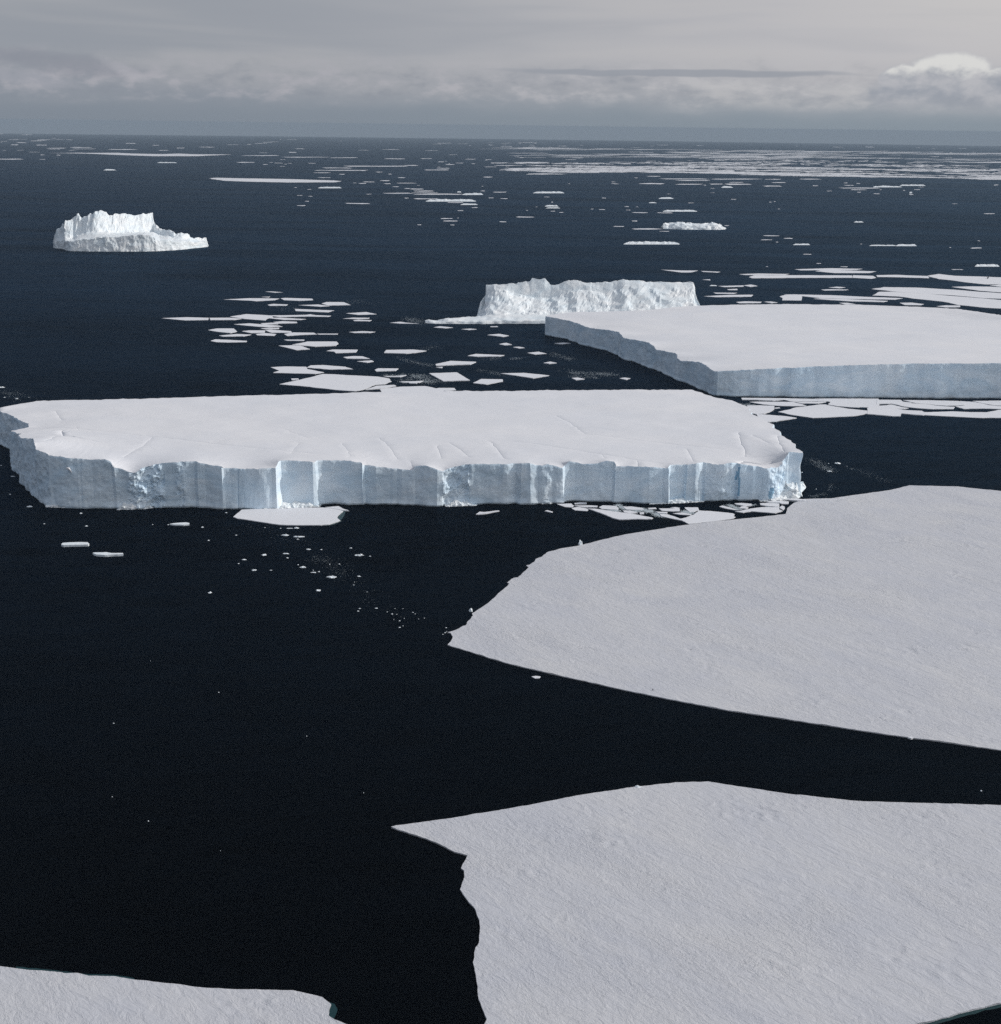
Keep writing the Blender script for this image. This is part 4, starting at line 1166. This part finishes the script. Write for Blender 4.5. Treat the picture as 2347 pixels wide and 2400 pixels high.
# ------------------------------------------------------------------ two dark things on the ice
def penguin():
    b = P(1530.5, 1618, .58)
    root = empty("penguin", b)
    tag(root, "tiny dark upright penguin alone near the largest floe's lower edge", "penguin")
    prof = [(0, .13), (.08, .2), (.3, .24), (.55, .23), (.75, .17), (.84, .11), (.92, .115), (1.0, .1), (1.06, .03)]
    def body(fr, nm, mat, ang0, ang1, par):
        n = 14
        V = []; Fc = []
        for z, r in prof:
            for k in range(n + 1):
                a = ang0 + (ang1 - ang0) * k / n
                V.append((b.x + fr * r * math.cos(a), b.y + fr * r * .9 * math.sin(a), b.z + z))
        for i in range(len(prof) - 1):
            for k in range(n):
                q = i * (n + 1) + k
                Fc.append((q, q + 1, q + n + 2, q + n + 1))
        return mesh_obj(nm, V, Fc, mat, par, smooth=True)
    body(1.0, "body", MAT_DARK, 0, 2 * math.pi, root)
    for sx in (-1, 1):
        V = [(b.x + sx * .2, b.y - .04, b.z + .76), (b.x + sx * .2, b.y + .06, b.z + .76), (b.x + sx * .31, b.y + .05, b.z + .36), (b.x + sx * .31, b.y - .03, b.z + .36), (b.x + sx * .25, b.y, b.z + .5)]
        mesh_obj("flipper", V, [(0, 1, 2, 3), (0, 3, 4), (1, 4, 2), (0, 4, 1), (2, 4, 3)], MAT_DARK, root)
    V = [(b.x - .03, b.y + .08, b.z + .95), (b.x + .03, b.y + .08, b.z + .95), (b.x, b.y + .08, b.z + 1.0), (b.x, b.y + .22, b.z + .95)]
    mesh_obj("beak", V, [(0, 1, 2), (0, 1, 3), (1, 2, 3), (2, 0, 3)], MAT_DARK, root)
    chest = body(1.03, "belly", MAT_BELLY, math.pi * .25, math.pi * .75, root)


penguin()
lb = P(2315, 653, .7)
vs, fs = ico(2)
V = []
for v in vs:
    s = 1 + .4 * noise.noise(v * 1.7 + Vector((4, 2, 0)))
    z = v.z * 2.4 * s + 1.6
    V.append((lb.x + v.x * 1.5 * s + (z * .35), lb.y + v.y * 1.8 * s, lb.z + max(-.2, z)))
tag(mesh_obj("dark_ice_lump", V, fs, MAT_DIRT, loc=lb), "small dark upright lump on the wide floe at right edge", "ice lump")


# ------------------------------------------------------------------ uncountable ice: pack near the horizon, brash
def pack():
    r = random.Random(11)
    V = []; Fc = []

    def add(x0, x1, y, h, thick=.8):
        q = sliver_poly(x0, x1, y, h, r)
        g = [P(a, b, thick) for a, b in q]
        i0 = len(V)
        V.extend((p.x, p.y, p.z) for p in g)
        Fc.append(tuple(range(i0, i0 + len(g))))
        n = len(g)
        V.extend((p.x, p.y, p.z - thick - .3) for p in g)
        for k in range(n):
            Fc.append((i0 + k, i0 + n + k, i0 + n + (k + 1) % n, i0 + (k + 1) % n))

    def lerp_edge(pts, x):
        for (xa, ya), (xb, yb) in zip(pts, pts[1:]):
            if xa <= x <= xb:
                return ya + (yb - ya) * (x - xa) / (xb - xa)
        return pts[-1][1] if x > pts[-1][0] else pts[0][1]
    up = [(1195, 378), (1500, 379), (1700, 372), (1900, 374), (2100, 377), (2400, 384), (2700, 390)]
    dn = [(1195, 400), (1350, 405), (1500, 403), (1700, 407), (1850, 412), (2000, 414), (2200, 417), (2400, 422), (2700, 428)]
    for _ in range(4200):
        x = 1190 + 1400 * r.random() ** .85
        a, b = lerp_edge(up, x), lerp_edge(dn, x)
        t = r.random() ** .75
        y = a + (b - a) * t
        # lanes of open water
        if fbm(x / 330, (y - .012 * x) / 3.2, 3.3, 4) < -.16 + .34 * (1 - min(1, (x - 1190) / 300)) + .22 * (1 - t) ** 2:
            continue
        w = r.uniform(5, 60) * (.5 + .5 * t)
        add(x - w / 2, x + w / 2, y, r.uniform(.35, 1.35) * (.6 + .5 * t))
    for _ in range(46):                                     # the solid near edge of the pack
        x = 1250 + 1300 * r.random()
        b = lerp_edge(dn, x)
        w = r.uniform(60, 190)
        if x < 1560 and r.random() < .5:
            continue
        add(x - w / 2, x + w / 2, b - r.uniform(0, 4), r.uniform(1.0, 2.4))
    for _ in range(330):                                    # thin lines beyond
        x = 1180 + 1300 * r.random() ** .8
        y = 349 + .012 * (x - 1500) + 24 * r.random() ** 1.2
        w = r.uniform(20, 170)
        if fbm(x / 500, y / 4.0, 9.1, 2) < .02:
            continue
        add(x - w / 2, x + w / 2, y, r.uniform(.35, 1.0))
    for y0, xa, xb in ((347.5, 1205, 1520), (350, 1480, 2100), (354, 1700, 2400), (361.5, 1380, 1900), (358, 1850, 2400), (366, 1560, 2400)):
        x = xa
        while x < xb:
            w = r.uniform(60, 160)
            add(x, x + w, y0 + .011 * (x - xa) + r.uniform(-.4, .4), r.uniform(.7, 1.5))
            x += w * r.uniform(.8, 1.25)
    for _ in range(210):                                    # specks towards the horizon
        x = r.uniform(-20, 2400)
        y = 318 + .0127 * x + 55 * r.random() ** 1.6
        w = r.uniform(5, 34)
        if fbm(x / 260, y / 14, 5.1, 2) < -.02:
            continue
        add(x - w / 2, x + w / 2, y, r.uniform(.4, 1.1))
    for _ in range(150):                                    # strewn bits at mid distance
        x = r.uniform(620, 2340)
        y = 375 + 120 * r.random() ** 1.7
        w = r.uniform(3, 14)
        if fbm(x / 190, y / 34, 7.7, 2) < .03:
            continue
        add(x - w / 2, x + w / 2, y, r.uniform(.5, 1.2))
    m = P(1900, 395)
    o = mesh_obj("pack_ice", V, Fc, MAT_FAR, loc=(m.x, m.y, sea_z(m.x, m.y)))
    tag(o, "bright belt of countless distant pack-ice floes and specks below the horizon", "pack ice", kind="stuff")


pack()


def brash():
    r = random.Random(23)
    V = []; Fc = []

    def flake(x, y, s, thick):
        p = P(x, y, thick)
        n = r.choice((4, 5, 6))
        a0 = r.uniform(0, 6.3)
        i0 = len(V)
        for k in range(n):
            a = a0 + 6.283 * k / n
            rr = s * r.uniform(.55, 1.2)
            V.append((p.x + rr * math.cos(a), p.y + rr * math.sin(a), p.z + r.uniform(-.05, .12)))
        V.append((p.x, p.y, p.z + s * r.uniform(.1, .35)))
        for k in range(n):
            Fc.append((i0 + k, i0 + (k + 1) % n, i0 + n))

    def streak(pts, wid, n, smin, smax):
        L = [math.hypot(b[0] - a[0], b[1] - a[1]) for a, b in zip(pts, pts[1:])]
        T = sum(L)
        smin, smax = smin * .62, smax * .62
        for _ in range(int(n * 2.3)):
            q = r.random() * T
            k = 0
            while k < len(L) - 1 and q > L[k]:
                q -= L[k]; k += 1
            f = q / L[k]
            x = pts[k][0] + (pts[k + 1][0] - pts[k][0]) * f
            y = pts[k][1] + (pts[k + 1][1] - pts[k][1]) * f
            if fbm(x / 14, y / 4, 2.2, 3) < -.1:
                continue
            flake(x + r.gauss(0, wid * 1.6), y + r.gauss(0, wid * .5), r.uniform(smin, smax), .12)

    streak(W2([(300, 565), (380, 590), (450, 610)]), 4, 160, .25, .6)
    streak(W2([(380, 690), (470, 712), (560, 718), (650, 716), (780, 728)]), 5, 520, .3, .8)
    streak(W2([(0, 604), (60, 602)]), 3, 80, .3, .8)
    streak(W2([(440, 735), (560, 742), (640, 745)]), 3, 140, .3, .7)
    streak(B3([(330, 545), (420, 532), (520, 520)]), 3, 130, .25, .7)
    streak(B3([(50, 490), (90, 470), (160, 458), (260, 452)]), 4, 200, .25, .7)
    streak(B3([(-20, 625), (60, 628), (100, 640)]), 6, 260, .3, .9)
    streak(B3([(390, 590), (480, 605), (520, 615)]), 4, 120, .25, .7)
    streak(B3([(780, 500), (850, 520), (910, 530)]), 4, 100, .25, .6)
    streak(ML([(1580, 540), (1700, 572), (1800, 590)]), 4, 200, .3, .8)
    streak(ML([(1490, 655), (1640, 650), (1780, 655)]), 4, 260, .4, 1.0)
    streak(ML([(1600, 690), (1720, 690), (1850, 690)]), 6, 320, .4, 1.0)
    streak(ML([(1640, 290), (1720, 310), (1740, 320)]), 6, 160, .4, 1.0)
    streak(ML([(1280, 180), (1400, 190)]), 6, 60, .4, 1.0)
    streak(ML([(860, 225), (1000, 232)]), 8, 90, .4, 1.0)
    streak(T6([(580, 515), (640, 545), (690, 580), (740, 602)]), 5, 360, .18, .5)
    streak(T6([(860, 580), (960, 605), (1040, 640), (1120, 670)]), 5, 110, .15, .4)
    streak(T6([(590, 780), (690, 755), (735, 715), (740, 685)]), 3, 190, .15, .4)
    streak(LC([(1130, 600), (1250, 640), (1340, 700), (1420, 790)]), 10, 420, .1, .28)
    streak(LC([(1420, 640), (1450, 720), (1600, 900), (1750, 1040)]), 14, 130, .08, .25)
    streak(LC([(300, 270), (600, 270), (900, 420), (1150, 480)]), 14, 150, .08, .22)
    streak(D1([(0, 90), (120, 120), (260, 150)]), 8, 150, .15, .5)
    streak(D1([(150, 130), (450, 180)]), 12, 60, .15, .5)
    streak(CH([(150, 30), (500, 100), (900, 300), (1150, 480)]), 14, 60, .08, .25)
    # mush between the broken floes
    streak(CL([(560, 165), (720, 180)]), 3.0, 380, .3, .9)
    streak(CL([(700, 110), (800, 160)]), 3.0, 380, .3, .9)
    streak(CL([(820, 190), (1010, 170), (1120, 205), (1230, 240)]), 4.0, 1300, .3, .9)
    streak(CL([(930, 145), (1080, 185)]), 2.5, 450, .3, .9)
    streak(CL([(1400, 150), (1450, 185), (1540, 205)]), 3.0, 420, .3, .9)
    streak(CR([(640, 405), (760, 400)]), 3.0, 380, .3, .8)
    streak(CR([(780, 425), (900, 432), (1060, 440)]), 1.6, 360, .3, .7)
    streak(CR([(300, 400), (430, 450), (520, 500)]), 3.0, 420, .3, .8)
    streak(CR([(850, 365), (1060, 375)]), 1.6, 260, .3, .7)
    streak(PK1([(420, 255), (520, 275)]), 1.6, 120, .4, .9)
    streak(PK1([(380, 403), (490, 403)]), 1.5, 120, .4, .9)
    streak(PK1([(0, 160), (150, 172)]), 2.5, 160, .4, .9)
    m = P(1400, 1100)
    o = mesh_obj("brash_ice", V, Fc, MAT_BRASH, loc=(m.x, m.y, sea_z(m.x, m.y)))
    tag(o, "grey wisps of fine broken ice floating between the floes", "brash ice", kind="stuff")


brash()

# ------------------------------------------------------------------ light, sky, air
SUN_EL = math.radians(31)
SUN_AZ = math.radians(82)      # clockwise from straight ahead: from the right, a little from behind the bergs
sd = Vector((math.sin(SUN_AZ) * math.cos(SUN_EL), math.cos(SUN_AZ) * math.cos(SUN_EL), math.sin(SUN_EL)))
sl_ = bpy.data.lights.new("sun", "SUN")
sl_.energy = 2.55
sl_.angle = math.radians(0.6)
sl_.color = (1.0, 0.955, 0.90)
so = bpy.data.objects.new("sun", sl_)
COL.objects.link(so)
so.rotation_euler = sd.to_track_quat('Z', 'Y').to_euler()
so.location = (0, 0, 800)

W = bpy.data.worlds.new("World")
SC.world = W
W.use_nodes = True
wt = W.node_tree
wt.nodes.clear()


def wm(op, a, b=None, c=None, clamp=False):
    n = wt.nodes.new("ShaderNodeMath")
    n.operation = op
    n.use_clamp = clamp
    for i, v in enumerate((a, b, c)):
        if v is None:
            continue
        if isinstance(v, (int, float)):
            n.inputs[i].default_value = v
        else:
            wt.links.new(v, n.inputs[i])
    return n.outputs[0]


def wsm(x, a, b):
    """smooth 0..1 as x goes a..b"""
    n = wt.nodes.new("ShaderNodeMapRange")
    n.interpolation_type = 'SMOOTHSTEP'
    wt.links.new(x, n.inputs[0])
    n.inputs[1].default_value = a
    n.inputs[2].default_value = b
    return n.outputs[0]


def wmix(f, a, b):
    n = wt.nodes.new("ShaderNodeMix")
    n.data_type = 'RGBA'
    for sock, v in ((n.inputs[0], f), (n.inputs[6], a), (n.inputs[7], b)):
        if isinstance(v, tuple):
            sock.default_value = (*v, 1)
        elif isinstance(v, (int, float)):
            sock.default_value = v
        else:
            wt.links.new(v, sock)
    return n.outputs[2]


def wnoise(x, y, sx, sy, detail=4, off=0.0, dist=0.3, rough=.55):
    c = wt.nodes.new("ShaderNodeCombineXYZ")
    wt.links.new(wm("MULTIPLY", x, 1 / sx), c.inputs[0])
    wt.links.new(wm("MULTIPLY", y, 1 / sy), c.inputs[1])
    c.inputs[2].default_value = off
    n = wt.nodes.new("ShaderNodeTexNoise")
    n.inputs["Scale"].default_value = 1
    n.inputs["Detail"].default_value = detail
    n.inputs["Roughness"].default_value = rough
    n.inputs["Distortion"].default_value = dist
    wt.links.new(c.outputs[0], n.inputs["Vector"])
    return n.outputs["Fac"]


def srgb(r, g, b):
    f = lambda c: ((c / 255 + .055) / 1.055) ** 2.4 if c > 10 else c / 255 / 12.92
    return (f(r), f(g), f(b))


tc = wt.nodes.new("ShaderNodeTexCoord")
sp = wt.nodes.new("ShaderNodeSeparateXYZ")
wt.links.new(tc.outputs["Generated"], sp.inputs[0])
az = wm("ARCTAN2", sp.outputs[0], sp.outputs[1])
el = wm("ARCSINE", sp.outputs[2])
X = wm("MULTIPLY", az, 3419.0)      # sky angles, in thousandths: X along the horizon, Y up from it
Y = wm("MULTIPLY", el, 3546.0)

# high veil: grey, warmer and brighter towards the sun side
veil = wmix(wsm(X, -1000, 1150), srgb(150, 155, 163), srgb(190, 189, 192))
veil = wmix(wm("MULTIPLY", wm("MULTIPLY", wsm(X, 500, 1400), wsm(Y, 130, 300)), .8), veil, srgb(202, 200, 198))
vn = wnoise(X, Y, 900, 90, 3, 4.0)
veil = wmix(wm("MULTIPLY", wsm(vn, .42, .68), .30), veil, srgb(192, 190, 190))
veil = wmix(wm("MULTIPLY", wsm(vn, .52, .30), .22), veil, srgb(140, 147, 158))
# lower air
low = wmix(wsm(X, -1200, 1200), srgb(129, 138, 149), srgb(137, 148, 158))
wob = wm("MULTIPLY", wm("SUBTRACT", wnoise(X, Y, 210, 70, 5, 1.0, .2), .5), 44)
Yw = wm("ADD", Y, wob)
sky = wmix(wsm(Yw, 10, 118), low, veil)
# cloud bank with puffs between
bank = wm("MULTIPLY", wsm(Yw, 30, 84), wsm(Yw, 176, 96))
pn = wnoise(X, Y, 92, 42, 7, 8.0, .1, .58)
sky = wmix(wm("MULTIPLY", bank, .30), sky, srgb(142, 147, 157))
br = wmix(wsm(X, -600, 700), srgb(170, 170, 177), srgb(188, 188, 191))
sky = wmix(wm("MULTIPLY", wm("MULTIPLY", bank, wsm(pn, .47, .66)), .85), sky, br)
sky = wmix(wm("MULTIPLY", wm("MULTIPLY", bank, wsm(pn, .50, .28)), .50), sky, srgb(130, 137, 148))
# bright low line of cloud on the right
bl = wm("MULTIPLY", wm("MULTIPLY", wsm(Yw, 36, 72), wsm(Yw, 118, 80)), wm("MULTIPLY", wsm(X, 250, 480), wsm(X, 1050, 820)))
sky = wmix(wm("MULTIPLY", wm("MULTIPLY", bl, wsm(wnoise(X, Y, 90, 40, 5, 2.0, .15), .36, .66)), .7), sky, srgb(188, 188, 190))
# darker patch with bright shoulder on the left
dkx = wm("MULTIPLY", wm("SUBTRACT", X, -1010), 1 / 165)
dky = wm("MULTIPLY", wm("ADD", wm("SUBTRACT", Y, 126), wm("MULTIPLY", wm("SUBTRACT", X, -1010), .10)), 1 / 25)
dq = wm("ADD", wm("POWER", dkx, 2), wm("POWER", dky, 2))
dq = wm("ADD", dq, wm("MULTIPLY", wm("SUBTRACT", wnoise(X, Y, 90, 34, 5, 6.0), .5), 2.4))
sky = wmix(wm("MULTIPLY", wsm(dq, 1.8, -.2), .62), sky, srgb(136, 140, 151))
bx = wm("MULTIPLY", wm("SUBTRACT", X, -868), 1 / 58)
by = wm("MULTIPLY", wm("ADD", wm("SUBTRACT", Y, 114), wm("MULTIPLY", wm("SUBTRACT", X, -868), .42)), 1 / 15)
bq = wm("ADD", wm("ADD", wm("POWER", bx, 2), wm("POWER", by, 2)), wm("MULTIPLY", wm("SUBTRACT", wnoise(X, Y, 42, 24, 5, 3.0), .5), 2.6))
sky = wmix(wm("MULTIPLY", wsm(bq, 1.5, -.3), .55), sky, srgb(176, 176, 183))
bx = wm("MULTIPLY", wm("SUBTRACT", X, -1070), 1 / 110)
by = wm("MULTIPLY", wm("ADD", wm("SUBTRACT", Y, 92), wm("MULTIPLY", wm("SUBTRACT", X, -1070), .15)), 1 / 17)
bq = wm("ADD", wm("ADD", wm("POWER", bx, 2), wm("POWER", by, 2)), wm("MULTIPLY", wm("SUBTRACT", wnoise(X, Y, 60, 26, 5, 11.0), .5), 3.0))
sky = wmix(wm("MULTIPLY", wsm(bq, 1.6, -.3), .5), sky, srgb(166, 167, 176))
# long lens of darker cloud
lx = wm("MULTIPLY", wm("SUBTRACT", X, 390), 1 / 440)
lens = wm("ADD", wm("POWER", lx, 2), wm("POWER", wm("MULTIPLY", wm("SUBTRACT", wm("ADD", Y, wm("MULTIPLY", wm("SUBTRACT", wnoise(X, Y, 260, 200, 3, 5.0), .5), 26)), 127), 1 / 9.5), 2))
sky = wmix(wm("MULTIPLY", wsm(lens, 1.15, .35), .8), sky, srgb(149, 154, 163))
# the heap cloud on the right
cn = wnoise(X, Y, 70, 52, 7, 15.0, .1, .56)


def lobe(x0, y0, rx, ry, amp=.5):
    a_ = wm("MULTIPLY", wm("SUBTRACT", X, x0), 1 / rx)
    b_ = wm("MULTIPLY", wm("SUBTRACT", Y, y0), 1 / ry)
    r_ = wm("SQRT", wm("ADD", wm("POWER", a_, 2), wm("POWER", b_, 2)))
    return wm("ADD", r_, wm("MULTIPLY", wm("SUBTRACT", cn, .5), amp))


q1 = lobe(1000, 118, 104, 60)
q2 = lobe(908, 108, 62, 42, .7)
q3 = lobe(1096, 100, 60, 44, .7)
q4 = lobe(1000, 78, 190, 52, .6)
body = wm("MINIMUM", wm("MINIMUM", q1, q2), wm("MINIMUM", q3, q4))
cm = wm("MULTIPLY", wsm(body, 1.08, .86), wsm(Y, 30, 92))
ccol = wmix(wsm(wnoise(X, Y, 84, 50, 6, 21.0, .15), .34, .64), srgb(150, 156, 166), srgb(182, 183, 188))
edge_ = wm("ADD", Y, wm("MULTIPLY", wm("SUBTRACT", wnoise(X, Y, 50, 36, 6, 31.0, .15), .5), 74))
topm = wm("MULTIPLY", wsm(edge_, 116, 146), wsm(wm("MINIMUM", q1, wm("MINIMUM", q2, q3)), 1.1, .8))
ccol = wmix(topm, ccol, srgb(217, 217, 215))
sky = wmix(wm("MULTIPLY", cm, .92), sky, ccol)

nish = wt.nodes.new("ShaderNodeTexSky")
nish.sky_type = 'NISHITA'
nish.sun_disc = False
nish.sun_elevation = SUN_EL
nish.sun_rotation = SUN_AZ
nish.altitude = 300
bg1 = wt.nodes.new("ShaderNodeBackground")
wt.links.new(nish.outputs[0], bg1.inputs[0])
bg1.inputs[1].default_value = 0.10
bg2 = wt.nodes.new("ShaderNodeBackground")
wt.links.new(sky, bg2.inputs[0])
bg2.inputs[1].default_value = 1.0

# sky brightened towards the sun, out of frame: a glow added for directional shade
sunny = wm('MULTIPLY', wsm(X, 1300, 5200), wsm(X, 10700, 8000))
sky_l = wmix(sunny, sky, (1.05, 1.03, 1.0))
wt.links.new(sky_l, bg2.inputs[0])
# overcast low down, opening to blue with cloud overhead
ov = wnoise(sp.outputs[0], sp.outputs[1], .5, .5, 5, 2.0, .4)
cover = wm("MAXIMUM", wsm(el, .42, .14), wm("MULTIPLY", wsm(ov, .36, .58), .88), None, True)
mx = wt.nodes.new("ShaderNodeMixShader")
wt.links.new(cover, mx.inputs[0])
wt.links.new(bg1.outputs[0], mx.inputs[1])
wt.links.new(bg2.outputs[0], mx.inputs[2])
wo = wt.nodes.new("ShaderNodeOutputWorld")
wt.links.new(mx.outputs[0], wo.inputs[0])


def haze():
    m = bpy.data.materials.new("thin_sea_haze")
    m.use_nodes = True
    nt = m.node_tree
    nt.nodes.clear()
    v = nt.nodes.new("ShaderNodeVolumePrincipled")
    v.inputs["Color"].default_value = (0.455, 0.555, 0.66, 1)
    v.inputs["Density"].default_value = 2.5e-5
    o = nt.nodes.new("ShaderNodeOutputMaterial")
    nt.links.new(v.outputs[0], o.inputs["Volume"])
    R = 71500
    z0, z1 = sea_z(70100, 0) - 1.0, 305.0
    V = [(-R, -R, z0), (R, -R, z0), (R, R, z0), (-R, R, z0), (-R, -R, z1), (R, -R, z1), (R, R, z1), (-R, R, z1)]
    Fc = [(0, 3, 2, 1), (4, 5, 6, 7), (0, 1, 5, 4), (1, 2, 6, 5), (2, 3, 7, 6), (3, 0, 4, 7)]
    ob = mesh_obj("haze", V, Fc, m)
    tag(ob, "thin pale sea haze fading the far water towards the horizon", "haze", kind="stuff")


haze()

SC.view_settings.view_transform = 'Standard'
SC.view_settings.look = 'None'
SC.view_settings.exposure = 0.0
SC.view_settings.gamma = 1.0
SC.render.engine = 'CYCLES'
SC.cycles.max_bounces = 5
SC.cycles.diffuse_bounces = 3
SC.cycles.glossy_bounces = 2
SC.cycles.volume_bounces = 0
SC.cycles.use_denoising = False
